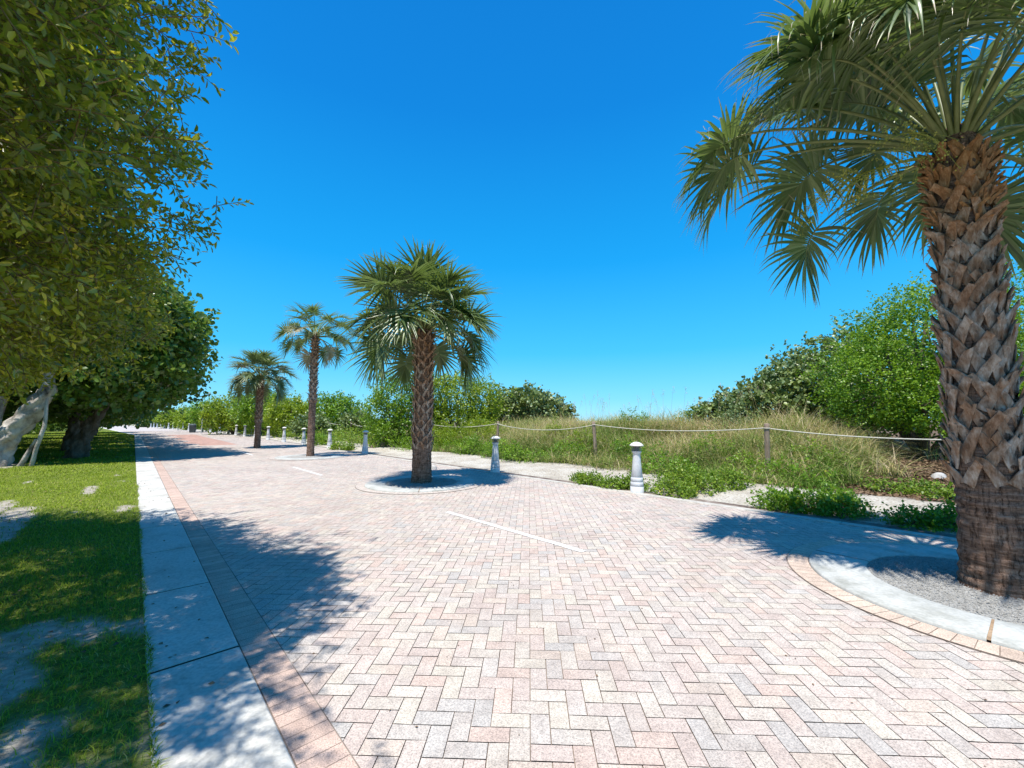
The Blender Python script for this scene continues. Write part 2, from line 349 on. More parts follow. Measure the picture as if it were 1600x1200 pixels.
def crown(name, lobes, n, size, m, tpl, seed, parent=None, per=9, spread=.16, width=.9, depth=.35, shoots=.1, cut_low=None, up=.5, droop=.0, origin=None, hue=.18, twigs=False, bright=0.0):
    rng = np.random.default_rng(seed)
    ncl = max(4, n // per)
    C, D = cloud_points(lobes, ncl, rng, depth, shoots, cut_low)
    tw = nrm(D + .6 * rng.normal(size=D.shape) + np.array([0, 0, up * .6 - droop]))   # twig direction
    idx = np.repeat(np.arange(ncl), per); m_ = len(idx)
    a = rng.random(m_)
    P = C[idx] + tw[idx] * ((a - .6) * spread * 2.2)[:, None] + rng.normal(size=(m_, 3)) * spread * .35
    if twigs:
        px_ = nrm(np.cross(tw, np.array([.3, .2, 1.]))); py_ = np.cross(tw, px_)
        kk = np.tile(np.arange(per), ncl); al = (kk + .5) / per; an = kk * 2.4 + np.repeat(rng.random(ncl) * 6.28, per)
        rd = px_[idx] * np.cos(an)[:, None] + py_[idx] * np.sin(an)[:, None]
        P = C[idx] + tw[idx] * ((al - .5) * spread * 2.4)[:, None] + rd * .006 + np.array([0, 0, -1.]) * (al ** 2 * spread * .35)[:, None]
        ld = nrm(tw[idx] * (.35 + .6 * al[:, None]) + rd * .85 + rng.normal(size=(m_, 3)) * .22 + np.array([0, 0, -.25]))
        q5 = np.linspace(-.75, .5, 4); ctr = C[:, None] + tw[:, None] * (q5[None, :, None] * spread * 2.4) - np.array([0, 0, 1.]) * (np.maximum(0, q5 + .5) ** 2 * spread * .35)[None, :, None]
        rr_ = np.array([.0042, .0035, .0026, .0012])[None, :, None]
        ring3 = np.stack([ctr + rr_ * (px_[:, None] * math.cos(f) + py_[:, None] * math.sin(f)) for f in (0, 2.09, 4.19)], 2)   # ncl,4,3,3
        VV = ring3.reshape(-1, 3); b0 = (np.arange(ncl) * 12)[:, None, None, None] + (np.arange(3) * 3)[None, :, None, None]
        FF = (np.array([[0, 1, 4, 3], [1, 2, 5, 4], [2, 0, 3, 5]])[None, None] + b0).reshape(-1, 4)
        mesh('twigs', VV, FF, M['twig'], parent, {'rnd': np.zeros(len(VV))})
    else: ld = nrm(tw[idx] * .8 + rng.normal(size=(m_, 3)) * .75 + np.array([0, 0, -droop * .5]))
    nn = nrm(D[idx] * .5 + np.array([0, 0, up]) + rng.normal(size=(m_, 3)) * .45)
    L = size * rng.uniform(.65, 1.2, m_)
    V, F, k = leaves(P, ld, nn, L, np.full(m_, width) * rng.uniform(.8, 1.15, m_), tpl)
    base = rng.random(ncl)[idx] * .55 + rng.random(m_) * .45
    if bright: base = base + bright * (rng.random(ncl) < .2)[idx] * rng.random(m_)  # sunlit dapples put into the colour: some clusters get paler leaves
    r = np.repeat(np.clip(base * (1 - hue) + hue * rng.random(m_) ** 3 * 1.4, 0, 1), k)
    if origin is not None: V = V - np.asarray(origin)
    return mesh(name, V, F, m, parent, {'rnd': r})
def blades(P, H, lean, wid, rng, m, name, col, seg=3, parent=None, **kw):
    n = len(P); az = rng.random(n) * 2 * math.pi; dx = np.stack([np.cos(az), np.sin(az), np.zeros(n)], -1); sd = np.stack([-np.sin(az), np.cos(az), np.zeros(n)], -1)
    sd = nrm(sd + .5 * dx * rng.normal(size=(n, 1)))
    u = np.linspace(0, 1, seg + 1)
    V = []
    for k, a in enumerate(u):
        c = P + H[:, None] * (np.array([0, 0, 1.]) * (a - lean[:, None] * .45 * a * a) + dx * (lean[:, None] * a * a * .9 + .12 * lean[:, None] * a))
        wv = wid[:, None] * (1 - a) ** .7 * .5
        if k < seg: V += [c - sd * wv, c + sd * wv]
        else: V += [c]
    K = 2 * seg + 1
    V = np.stack(V, 1).reshape(-1, 3); off = (np.arange(n) * K)[:, None]
    F = []
    if seg > 1:
        q = np.concatenate([np.array([[2 * k, 2 * k + 1, 2 * k + 3, 2 * k + 2]]) for k in range(seg - 1)])
        F.append((q[None] + off[:, None]).reshape(-1, 4))
    F.append(np.array([[2 * seg - 2, 2 * seg - 1, 2 * seg]]) + off)
    return mesh(name, V, F, m, parent, {'rnd': np.repeat(col, K)}, **kw)

# ================================================================== SETTING
# far ground sheet
R_ = 4000
tag(mesh('ground', [(-R_, -R_, -.30), (R_, -R_, -.30), (R_, R_, -.30), (-R_, R_, -.30)], np.array([[0, 1, 2, 3]]), M['ground']), kind='structure')
def terrain(name, tv, sv, fz, m, attrs=None, z=0):
    T, Sx = np.meshgrid(tv, sv, indexing='ij'); x, y = TS(T, Sx); h = fz(x, y) + z
    P = np.stack([x, y, h], -1); a, b = P.shape[:2]
    i = np.arange(a - 1)[:, None]; j = np.arange(b - 1)[None]
    F = np.stack([i * b + j, i * b + j + 1, (i + 1) * b + j + 1, (i + 1) * b + j], -1).reshape(-1, 4)[:, ::-1]
    at = {k: f(x, y).ravel() for k, f in (attrs or {}).items()}
    return tag(mesh(name, P.reshape(-1, 3), F, m, None, at, True), kind='structure')
def littered(x, y):
    t, s = ST(x, y); return sstep(2.8, 1.6, t + .6 * (fbm(x * 2, y * 2) - .5)) * sstep(10.2, 11.2, s + 1.2 * (fbm(x * 2.5 + 5, y * 2.5) - .5)) + .8 * sstep(11.2, 12.5, s) * (t > 1.6)
def mk_sand():
    m, nt = mat('shell_sand'); n = noise(nt, 1.3, 6); c = ramp(nt, [(.25, (.40, .35, .28)), (.5, (.55, .51, .43)), (.75, (.66, .63, .56))], n)
    c = mix(nt, c, mix(nt, c, ramp(nt, [(.34, (.55, .48, .42)), (.5, (1, 1, 1))], noise(nt, 24, 3)), 1, 'MULTIPLY'), 1.0)
    l = ramp(nt, [(.3, (.05, .03, .02)), (.5, (.15, .10, .06)), (.75, (.32, .23, .15))], noise(nt, 22, 6, rough=.8))
    finish(nt, mix(nt, c, l, attr(nt, 'lit')), .9, noise(nt, 14, 6), 1.0, .07, .15); return m
M['sand'] = mk_sand()
sv = np.concatenate([np.arange(7.9, 14, .09), np.arange(14, 24, .4), np.arange(24, 90, 6)])
tv = np.concatenate([np.arange(-14, 22, .12), np.arange(22, 60, .5), np.arange(60, 190, 3)])
terrain('sand', tv, sv, lambda x, y: dune(x, y) - .012, M['sand'], {'lit': littered})
sv = np.concatenate([np.arange(.16, -5, -.07), np.arange(-5, -12, -.4), np.arange(-12, -80, -6)])[::-1]
tv = np.concatenate([np.arange(-6, 16, .09), np.arange(16, 60, .5), np.arange(60, 190, 3)])
terrain('lawn', tv, sv, lawn, M['lawn'], {'bare': bare})

# road: joint sheet + individually coloured pavers in a herringbone at 45 degrees to the kerb
def strip(name, t0, t1, s0, s1, z, m, dt=4.0):
    tt = np.arange(t0, t1 + dt, dt); tt[-1] = t1
    x0, y0 = TS(tt, s0); x1, y1 = TS(tt, s1); n = len(tt)
    V = np.concatenate([np.stack([x0, y0, np.full(n, z)], -1), np.stack([x1, y1, np.full(n, z)], -1)])
    i = np.arange(n - 1); F = np.stack([i, i + n, i + n + 1, i + 1], -1)
    return tag(mesh(name, V, F, m), kind='structure')
strip('road_base', -12, 190, .6, 8.3, -.004, M['joint'])
PAL = np.array([[.475, .400, .365], [.462, .412, .378], [.478, .445, .395], [.505, .475, .405], [.430, .410, .385], [.392, .392, .380], [.490, .385, .335], [.500, .430, .368], [.466, .410, .378]])
PW = np.array([.18, .17, .16, .11, .10, .06, .09, .08, .05])
def pavers():
    rng = np.random.default_rng(11)
    th = A - rad(45)                        # paver axes
    ux = np.array([math.cos(th), math.sin(th)]); uy = np.array([-math.sin(th), math.cos(th)])
    W = .1; n = 1300
    i, j = np.meshgrid(np.arange(-n, n), np.arange(-100, 1900), indexing='ij')
    i = i.ravel(); j = j.ravel(); k = (i - j) % 4
    g = .0019
    Q = []
    for kk, (w_, h_) in ((0, (2, 1)), (3, (1, 2))):
        a = i[k == kk]; b = j[k == kk]
        cx = (a + w_ / 2) * W; cy = (b + h_ / 2) * W
        X = cx * ux[0] + cy * uy[0]; Y = cx * ux[1] + cy * uy[1]
        t, s = -SA * X + CA * Y, CA * X + SA * Y + bend(-SA * X + CA * Y)
        lim = 82
        ok = (s > .72) & (s < 7.86) & (t > -9) & (t < lim) & (Y > .9) & (abs(X) < 1.45 * Y + 1.5)
        cx = cx[ok]; cy = cy[ok]; m = len(cx)
        hw = w_ * W / 2 - g - rng.random(m) * .0012; hh = h_ * W / 2 - g - rng.random(m) * .0012
        cr = [(-1, -1), (1, -1), (1, 1), (-1, 1)]
        q = np.stack([np.stack([cx + sx * hw, cy + sy * hh], -1) for sx, sy in cr], 1)
        Q.append(q)
    Q = np.concatenate(Q); m = len(Q)
    X = Q[..., 0] * ux[0] + Q[..., 1] * uy[0]; Y = Q[..., 0] * ux[1] + Q[..., 1] * uy[1]
    X = X
    tl = rng.normal(size=(m, 2)) * .0006
    Z = .004 + (np.array([-1, 1, 1, -1])[None] * tl[:, :1] + np.array([-1, -1, 1, 1])[None] * tl[:, 1:]) * .8
    V = np.stack([X, Y, Z], -1).reshape(-1, 3)
    ci = rng.choice(len(PAL), m, p=PW / PW.sum())
    PALm = PAL.mean(0); PALs = (PALm + (PAL - PALm) * .64) * np.array([1.03, 1.005, .98])
    C = PALs[ci] * (1 + .028 * rng.normal(size=(m, 1)))
    C2 = PALs[rng.choice(len(PAL), m, p=PW / PW.sum())]; mx_ = (rng.random((m, 1)) < .35) * rng.uniform(.4, 1, (m, 1)); C2 = C * (1 - mx_) + C2 * mx_
    tc, sc = ST(X.mean(1), Y.mean(1))
    red = (tc > 31.5) & (tc < 57) & (sc > 2.9 + .3 * np.sin(tc)) & (sc < 5.0)
    C[red] = C[red] * np.array([1.0, .72, .66]); C2[red] = C2[red] * np.array([1.0, .72, .66])
    F = np.arange(4 * m).reshape(-1, 4)
    long_x = (np.linalg.norm(V.reshape(-1, 4, 3)[:, 1] - V.reshape(-1, 4, 3)[:, 0], axis=1) > .15)[:, None, None]
    cc = np.where(long_x, np.stack([C, C2, C2, C], 1), np.stack([C, C, C2, C2], 1)).reshape(-1, 3)
    # blend in two-tone bricks
    cc = cc * (1 + .035 * rng.normal(size=(len(cc), 1)))
    tag(mesh('road', V, F, M['paver'], None, {'pc': cc}), kind='structure')
pavers()
def far_road():
    m, nt = mat('paver_far'); finish(nt, ramp(nt, [(.3, (.42, .37, .34)), (.7, (.53, .48, .44))], noise(nt, 5, 6)), .85)
    strip('road', 81.9, 190, .6, 8.0, .004, m)
far_road()
# soldier course along the sidewalk
def soldier():
    rng = np.random.default_rng(4); V = []; C = []
    t = np.arange(-1.5, 82, .1); n = len(t)
    g = .002; z = .008
    for (a, b) in ((0, 0), (1, 0), (1, 1), (0, 1)):
        x, y = TS(t + (g if a == 0 else .1 - g), (.628 if b == 0 else .826))
        V.append(np.stack([x, y, np.full(n, z)], -1))
    V = np.stack(V, 1).reshape(-1, 3)
    c = np.array([.50, .375, .31]) * (1 + .07 * rng.normal(size=(n, 1)) + .0 * t[:, None])
    tag(mesh('road_border', V, np.arange(4 * n).reshape(-1, 4)[:, ::-1], M['paver'], None, {'pc': np.repeat(c, 4, 0)}), kind='structure')
    strip('road_border_bed', -1.5, 82, .61, .833, .006, M['joint'])
soldier()
# sidewalk slabs
def slabs(name, t0, t1, s0, s1, step, top, m, first=0.42, gap=.028):
    mb = MB(); ts = np.arange(first - step * 3, t1, step); ts = ts[ts > t0]
    for a in ts:
        b = a + step - gap; k = .008
        P = []
        for (tt, ss, z) in ((0, 0, -.1), (0, 0, top - k), (k, k, top)):
            c = [(a + tt, s0 + ss), (b - tt, s0 + ss), (b - tt, s1 - ss), (a + tt, s1 - ss)]
            P.append([(*TS(p, q), z) for p, q in c])
        mb.grid(np.array(P, float)[:, ::-1], True); top4 = np.array(P[-1], float)[::-1]; mb.add(top4, np.array([[0, 1, 2, 3]]))
    o = mb.build(name, m, smooth=False); tag(o, kind='structure'); return o
strip('sidewalk_bed', -2, 150, .152, .616, .015, M['darkgap'])
slabs('sidewalk', -2, 150, .15, .618, 1.5, .022, M['concrete'])
slabs('kerb', -10, 150, 7.82, 7.98, 3.0, .018, M['kerbconc'], first=1.3, gap=.006)
# painted bay lines
for k in range(4):
    x = [TS(t, s) for t, s in ((3.08 + 9.1 * k, 3.93), (3.08 + 9.1 * k, 4.03), (5.94 + 9.1 * k, 4.03), (5.94 + 9.1 * k, 3.93))]
    if k > 2: continue
    sg = 24; P = []
    for q in range(sg + 1):
        t = 3.08 + 9.1 * k + 2.86 * q / sg; e = .004 * math.sin(q * 5.1)
        P.append([(*TS(t, 3.935 + e), .009), (*TS(t, 4.025 + e * .6), .009)])
    mb = MB(); mb.grid(np.array(P, float)); tag(mb.build('road_marking', M['paint'], smooth=False), kind='structure')

# concrete rings round the palms
PALMS = [(4.40, 3.84), (-2.22, 10.22), (-8.52, 17.5), (-14.3, 23.2)]
def ring(c, R, r, label, n=96, joints=(), open_=False):
    cx, cy = c
    root = empty('tree_ring', (cx, cy, 0)); tag(root, label, 'tree ring', 'concrete rings round the palms')
    segs = [0] + sorted(joints) + [360] if joints else [0, 360]
    mb = MB()
    js = sorted(joints) if joints else [0]
    for q, a0 in enumerate(js):
        a1 = js[(q + 1) % len(js)] + (360 if q == len(js) - 1 else 0)
        gp = .9
        th = np.radians(np.linspace(a0 + gp / 2, a1 - gp / 2, max(6, int((a1 - a0) / 4))))
        prof = [(R, -.05), (R, .020), (R - .012, .034), (r + .012, .034), (r, .024), (r, -.05)]
        P = np.stack([np.stack([q_[0] * np.cos(th), q_[0] * np.sin(th), np.full(len(th), q_[1])], -1) for q_ in prof])
        mb.grid(P)
    mb.build('kerb_ring', M['ringconc'], root, smooth=False)
    # gap filler
    mb = MB(); mb.lathe([(R - .004, .026), (r + .004, .026)], n=64); mb.build('ring_joint', M['dirt'], root, smooth=False)
    # soldier course
    rng = np.random.default_rng(int(R * 100)); k = int(2 * math.pi * (R + .1) / .104); V = []; C = []
    for q in range(k):
        a0 = 2 * math.pi * q / k + .0016; a1 = 2 * math.pi * (q + 1) / k - .0016
        V += [((R + .006) * math.cos(a0), (R + .006) * math.sin(a0), .0125), ((R + .196) * math.cos(a0), (R + .196) * math.sin(a0), .0125), ((R + .196) * math.cos(a1), (R + .196) * math.sin(a1), .0125), ((R + .006) * math.cos(a1), (R + .006) * math.sin(a1), .0125)]
        C += [(np.array([.54, .43, .345]) if cy < 5 else np.array([.50, .44, .39])) * (1 + .05 * rng.normal())] * 4
    mesh('brick_course', np.array(V), np.arange(4 * k).reshape(-1, 4), M['paver'], root, {'pc': np.array(C)})
    mb = MB(); mb.lathe([(R + .205, .0085), (R - .01, .0085)], n=80); mb.build('course_bed', M['joint'], root, smooth=False)
    # pebbles
    rng = np.random.default_rng(3); gr = MB()
    rr = np.linspace(0, r, 14); th = np.arange(72) * 2 * math.pi / 72
    P = np.stack([np.stack([a * np.cos(th), a * np.sin(th), .018 + .02 * (1 - a / r) + .012 * (fbm(a * np.cos(th) * 9 + 50, a * np.sin(th) * 9) - .5)], -1) for a in rr[::-1]])
    gr.grid(P, True); gr.build('pebble_bed', M['pebble'], root)
    m = 9000 if cy < 5 else 1500
    a = rng.random(m) * 2 * math.pi; q = np.sqrt(rng.random(m)) * (r - .01)
    Pc = np.stack([q * np.cos(a), q * np.sin(a), .026 + .02 * (1 - q / r) + 0 * a], -1)
    tv_ = np.array([[1, 0, 0], [-.5, .87, 0], [-.5, -.87, 0], [0, 0, .9]]); sz = rng.uniform(.004, .011, m) * (1 if cy < 5 else 2)
    az = rng.random(m) * 6.28; ca, sa_ = np.cos(az), np.sin(az)
    V = np.stack([Pc[:, None, 0] + sz[:, None] * (tv_[None, :, 0] * ca[:, None] - tv_[None, :, 1] * sa_[:, None]), Pc[:, None, 1] + sz[:, None] * (tv_[None, :, 0] * sa_[:, None] + tv_[None, :, 1] * ca[:, None]), Pc[:, None, 2] + sz[:, None] * tv_[None, :, 2]], -1)
    F = (np.array([[0, 1, 3], [1, 2, 3], [2, 0, 3]])[None] + (np.arange(m) * 4)[:, None, None]).reshape(-1, 3)
    o = mesh('pebbles', V.reshape(-1, 3), F, M['pebble'], root); o['kind'] = 'stuff'
ring(PALMS[0], 1.40, .91, 'wide concrete ring round the base of the big palm at the right edge', joints=(28, 128, 218, 305))
ring(PALMS[1], 1.32, .86, 'concrete ring with pebbles round the palm in the middle of the road', joints=(10, 100, 190, 280))
ring(PALMS[2], 1.32, .86, 'faint concrete ring round the tall thin palm', joints=(40, 130, 220, 310))

# ================================================================== PALMS
def frond_geo(rng, az, el, plen, R, bend_, nseg=44, sec=6, dry=0.0, tipdry=.18, droop=.55, roll=0.0, span=2.45, curl=1.0):
    """returns blade V,F,attr and petiole point list, all relative to the crown hub"""
    h = np.array([math.cos(az), math.sin(az), 0.]); side0 = np.array([-math.sin(az), math.cos(az), 0.])
    pts = []; p = np.zeros(3); e = el; n = 9; ds = plen / n
    for k in range(n + 1):
        pts.append(p.copy()); d = h * math.cos(e) + np.array([0, 0, math.sin(e)]); p = p + d * ds; e -= bend_ * .35 / n * (1 + k / n)
    p = pts[-1]
    costa = [p.copy()]; cd = []; nn = 6; cl = R * .38
    for k in range(nn + 1):
        d = h * math.cos(e) + np.array([0, 0, math.sin(e)]); cd.append(d)
        if k < nn: p = p + d * cl / nn; costa.append(p.copy()); e -= bend_ * .65 / nn
    costa = np.array(costa); cd = np.array(cd)
    side = nrm(side0 + roll * np.array([0, 0, 1.]))
    V = []; F = []; At = []; o = 0
    ph = np.linspace(-span, span, nseg) + rng.normal(size=nseg) * .015
    for q, f in enumerate(ph):
        fr = max(0.0, 1 - abs(f) / span) ** .8; kk = fr * nn; k0 = min(int(kk), nn - 1); u = kk - k0
        oo = costa[k0] * (1 - u) + costa[k0 + 1] * u; d0 = nrm(cd[k0] * (1 - u) + cd[k0 + 1] * u); up = nrm(np.cross(d0, side)); up = up if up[2] > -0.3 else -up
        cup = .22 * abs(math.sin(f)) 
        dr = nrm(d0 * math.cos(f * .86) + side * math.sin(f * .86) + up * cup)
        L = R * (1 - .38 * (abs(f) / span) ** 2) * rng.uniform(.9, 1.08) * (1 - .30 * fr)
        wd = 2 * (2 * span * .86 / nseg) * R * .30 * .5
        a = np.linspace(0, 1, sec)
        dd = droop * rng.uniform(.6, 1.4)
        dirn = dr
        lat = nrm(np.cross(dr, up)); P = []
        c = oo.copy(); step = L / (sec - 1); cur = dr.copy()
        brk = rng.random() < .24 * curl; bi = rng.integers(2, sec - 1)
        prof = [.25, .85, 1.0, .72, .40, .20, .10, .0][:sec - 1] + [0.0]
        if sec == 6: prof = [.30, .80, .62, .44, .24, .0]
        if sec == 8: prof = [.22, .60, .82, .74, .56, .38, .18, 0.]
        for k in range(sec):
            w_ = wd * prof[k]; nu = nrm(np.cross(lat, cur))
            P += [c - lat * w_ + nu * w_ * .45, c, c + lat * w_ + nu * w_ * .45]
            g = dd * (k / (sec - 1)) ** 1.5 * .9
            if brk and k >= bi: g += 1.2
            cur = nrm(cur + np.array([0, 0, -1.]) * g * .55 + rng.normal(size=3) * .03)
            c = c + cur * step
        V += P
        for k in range(sec - 1):
            b = o + 3 * k; F += [(b, b + 1, b + 4, b + 3), (b + 1, b + 2, b + 5, b + 4)]
        o += 3 * sec
        base = np.clip(.42 + .16 * rng.normal() + .25 * dry, 0, .8)
        tr = rng.uniform(.6, 1.0) * tipdry
        for k in range(sec):
            v = k / (sec - 1); x = base + .1 * (v - .5)
            if dry > .75: x = .86 + .14 * rng.random()
            elif v > 1 - tr: x = .86 + .12 * rng.random()
            At += [x, x, x]
        # loose thread between segments
        if rng.random() < .22 * curl:
            c2 = oo + dr * L * .55; P2 = [c2 - lat * .0022, c2 + lat * .0022]
            cc = c2 + dr * L * .18 + rng.normal(size=3) * .05 + np.array([0, 0, -.06]); P2 += [cc - lat * .0018, cc + lat * .0018]
            c3 = cc + rng.normal(size=3) * .04 + np.array([0, 0, -.13 * rng.random() - .04]); P2 += [c3 - lat * .001, c3 + lat * .001]
            V += P2; F += [(o, o + 1, o + 3, o + 2), (o + 2, o + 3, o + 5, o + 4)]; o += 6; At += [.98] * 6
    return np.array(V), np.array(F), np.array(At), np.array(pts), costa
def boot_geo(H, az, rt, L, wd, flare, spread, age, rng):
    """a split leaf base: cupped foot that parts into two prongs"""
    mb = MB(); 
    for sgn in (-1, 1):
        n = 7; P = []; thk = .011
        ln = L * rng.uniform(.7, 1.2); cut = rng.uniform(-.9, .9)
        for k in range(n):
            u = k / (n - 1)
            z = H + ln * u * math.cos(spread * .8)
            a = az + sgn * (wd * .20 + ln * u * math.sin(spread) ) / (rt + .03)
            out = rt + .004 + (.012 if sgn > 0 else .0) + flare * u ** 1.7
            w_ = wd * (.60 - .28 * u)
            e = np.array([math.cos(a), math.sin(a), 0.]); tg = np.array([-math.sin(a), math.cos(a), 0.])
            lean = tg * math.cos(spread * sgn) - np.array([0, 0, math.sin(spread * sgn)])
            c = e * out + np.array([0, 0, z]); cz = np.array([0, 0, cut * w_ * .5 if k == n - 1 else 0])
            row = []
            for q, (lx, ly) in enumerate(((-1, -.004), (-.85, .001), (0, -.006), (.85, .001), (1, -.004))): row.append(c + lean * lx * w_ * .5 + e * ly + cz * lx)
            for q, (lx, ly) in enumerate(((1, -.004 - thk), (0, -.006 - thk), (-1, -.004 - thk))): row.append(c + lean * lx * w_ * .5 + e * ly + cz * lx)
            P.append(row)
        P = np.array(P); mb.grid(P, True, age); mb.add(P[-1], np.arange(8)[None], age)
    return mb
def palm(base, Hhub, Htop, r0, r1, R, nf, seed, label, mat_f, near=False, lean=(0, 0), boot_from=.9, elr=(-.55, 1.35), plen=.95, bootlen=.20, dead=2, lowfr=0, extra=()):
    rng = np.random.default_rng(seed)
    root = empty('sabal_palm', (base[0], base[1], 0)); tag(root, label, 'palm', 'palms standing in the paved road')
    lx, ly = lean
    def ax(z): return np.array([lx * (z / Hhub) ** 1.5, ly * (z / Hhub) ** 1.5, 0.])
    def rad_at(z): 
        u = z / Htop
        return (r0 + (r1 - r0) * min(1, u * 1.4)) * (1 + .13 * math.exp(-z / .12)) * (1 + .10 * max(0, (u - .85) / .15))
    mb = MB(); n = 40 if near else 20
    zz = np.arange(-.05, Htop, .018 if near else .05); th = np.arange(n) * 2 * math.pi / n
    P = []
    for z in zz:
        r = rad_at(max(z, 0)); rr = r * (1 + .03 * (vnoise(th * 2.2 + seed, z * 3 + 0 * th) - .5)) + .012 * (vnoise(th * 4 + 9, z * 22 + 0 * th) - .5) + .006 * math.sin(z * 60 + 3 * math.sin(z * 7))
        c = ax(max(z, 0)); P.append(np.stack([c[0] + rr * np.cos(th), c[1] + rr * np.sin(th), np.full(n, z)], -1))
    mb.grid(np.array(P), True); mb.lathe([(rad_at(Htop), Htop - .03), (rad_at(Htop) * .6, Htop + .22), (.02, Htop + .35)], c=ax(Htop), n=n)
    tr = mb.build('trunk', M['palmtrunk'], root)
    # leaf bases
    per = 6
    dz = .128 if near else .14
    rows = int((Htop + .08 - boot_from) / dz); items = []
    for k in range(rows):
        for q in range(per):
            z = boot_from + k * dz + rng.normal() * .012; az = 2 * math.pi * (q + .5 * (k % 2)) / per + .05 * rng.normal()
            u = (z - boot_from) / (Htop - boot_from); items.append((z, az, u))
    cdir = math.atan2(-base[1], -base[0])
    def ang(a): return abs((a - cdir + math.pi) % (2 * math.pi) - math.pi)
    def mk(z, az, u):
        age = float(np.clip((u - .62) / .3, 0, 1)) * (.9 if near else .35) + .08 * rng.random()
        top = u > .72
        b = boot_geo(z, az, rad_at(z), (bootlen * rng.uniform(.85, 1.2)) * (.62 if top else 1), (.175 if near else .12), (.025 + .07 * rng.random()) * (1.25 if top else 1), .44 + .14 * rng.random(), age, rng)
        return b
    if near:
        items.sort(key=lambda i: ang(i[1])); vis = items[:100]; rest = items[100:]
        # extra short stubs in the fresh upper zone
        for it in vis:
            b = mk(*it); b.build('leaf_base', M['boot'], root, smooth=False, offset=ax(it[0]))
        m2 = MB()
        for it in rest:
            b = mk(*it)
            for V in b.V: V += ax(it[0])
            for V, Aa in zip(b.V, b.A): pass
            k0 = m2.n; VV = np.concatenate(b.V)
            for kF, fl in b.F.items(): 
                m2.F.setdefault(kF, []).append(np.concatenate(fl) + k0)
            m2.V.append(VV); m2.A.append(np.concatenate(b.A)); m2.n += len(VV)
        for k in range(70):
            z = Htop * (.80 + .20 * rng.random()); az = rng.random() * 6.28
            b = boot_geo(z, az, rad_at(z) + .015, .11 * rng.uniform(.7, 1.2), .075, .075, .3 + .4 * rng.random(), .75 + .25 * rng.random(), rng)
            k0 = m2.n; VV = np.concatenate(b.V) + ax(z)
            for kF, fl in b.F.items(): m2.F.setdefault(kF, []).append(np.concatenate(fl) + k0)
            m2.V.append(VV); m2.A.append(np.concatenate(b.A)); m2.n += len(VV)
        o = m2.build('leaf_bases', M['boot'], root, smooth=False); o['kind'] = 'stuff'
    else:
        m2 = MB()
        for it in items:
            b = mk(*it); k0 = m2.n; VV = np.concatenate(b.V) + ax(it[0])
            for kF, fl in b.F.items(): m2.F.setdefault(kF, []).append(np.concatenate(fl) + k0)
            m2.V.append(VV); m2.A.append(np.concatenate(b.A)); m2.n += len(VV)
        o = m2.build('leaf_bases', M['boot'], root, smooth=False); o['kind'] = 'stuff'
    hub = ax(Hhub) + np.array([0, 0, Htop + .02])
    specs = []
    for k in range(nf):
        u = (k + .5) / nf; el = elr[0] + (elr[1] - elr[0]) * u ** .9; az = k * 2.39996 + rng.normal() * .15
        specs.append((az, el + rng.normal() * .08, 1 if k < dead else 0))
    specs += [(a, e, 0) for a, e in extra]
    if near: specs += [(.4, 1.05, 2), (1.2, 1.1, 2), (1.9, 1.15, 2), (2.5, 1.1, 2), (3.1, 1.3, 2)]
    for az, el, dd in specs:
        short = dd == 2; dd = 0 if short else dd
        bd = (1.35 if near else 1.05) * rng.uniform(.8, 1.2) * (.40 + .65 * math.cos(el))
        if not near and ang(az) < .75 and el < .25: el = .25 + .35 * rng.random()
        pl = plen * (rng.uniform(.62, 1.12) if near else rng.uniform(.75, 1.12)) * (.92 + .1 * math.cos(el)); RR = R * rng.uniform(.9, 1.08)
        if short: pl *= .55; bd *= .7
        elif near and ang(az) < .5: pl *= .72; RR *= .9
        if near and ang(az) < .9 and el < .75: el = .75 + .3 * rng.random()
        elif near and ang(az) < 1.35 and el < .35: el = .35 + .3 * rng.random()
        z0 = .16 * math.sin(max(0, el)); rr = rad_at(Htop) * .55
        V, F, At, pts, costa = frond_geo(rng, az, el, pl, RR, bd, nseg=(46 if near else 34), sec=(8 if near else 6), dry=dd, tipdry=.22 if near else .16, droop=(.58 if near else .32) * (1.3 if dd else 1), roll=rng.normal() * .25, curl=1 if near else .5)
        off = hub + np.array([math.cos(az) * rr, math.sin(az) * rr, z0])
        fo = mesh('frond', V + off, F, mat_f, root, {'rnd': At})
        if dd: fo['label'] = 'dry brown hanging frond'
        m3 = MB(); pp = np.concatenate([pts, costa[1:]]) + off
        wv = np.concatenate([np.linspace(.024 if near else .026, .011, len(pts)), np.linspace(.010, .003, len(costa) - 1)])
        m3.tube(pp, wv, n=6); m3.build('petiole', M['petiole'], fo)
    if near:
        for q, (az, el, L_) in enumerate(((2.6, .3, 1.1), (2.95, .1, 1.0), (3.5, .35, 1.0))):
            mb = MB(); h = np.array([math.cos(az), math.sin(az), 0]); u = np.linspace(0, 1, 12)[:, None]
            P = hub + h * .12 + h * L_ * u * math.cos(el) + np.array([0, 0, 1.]) * (L_ * u * math.sin(el) - .75 * u ** 2 * L_ * .6); mb.tube(P, np.linspace(.012, .004, 12), n=5, a=.2)
            for b in range(26):
                i0 = rng.integers(4, 12); d = nrm(h * .4 + rng.normal(size=3) * .6 + (0, 0, -.4)); ln = rng.uniform(.15, .35)
                B = P[i0] + d * np.linspace(0, 1, 5)[:, None] * ln - np.array([0, 0, .12]) * (np.linspace(0, 1, 5)[:, None] ** 2); mb.tube(B, .0022, n=3, cap=False, a=.5)
                qn = 14; PP = B[rng.integers(1, 5, qn)] + rng.normal(size=(qn, 3)) * .015
                V, F, kk = leaves(PP, rng.normal(size=(qn, 3)), rng.normal(size=(qn, 3)), np.full(qn, .022), np.full(qn, .8), LEAF_QUAD); mb.add(V, F[0], .8)
            mb.build('flower_spray', M['flower'], root, smooth=False)
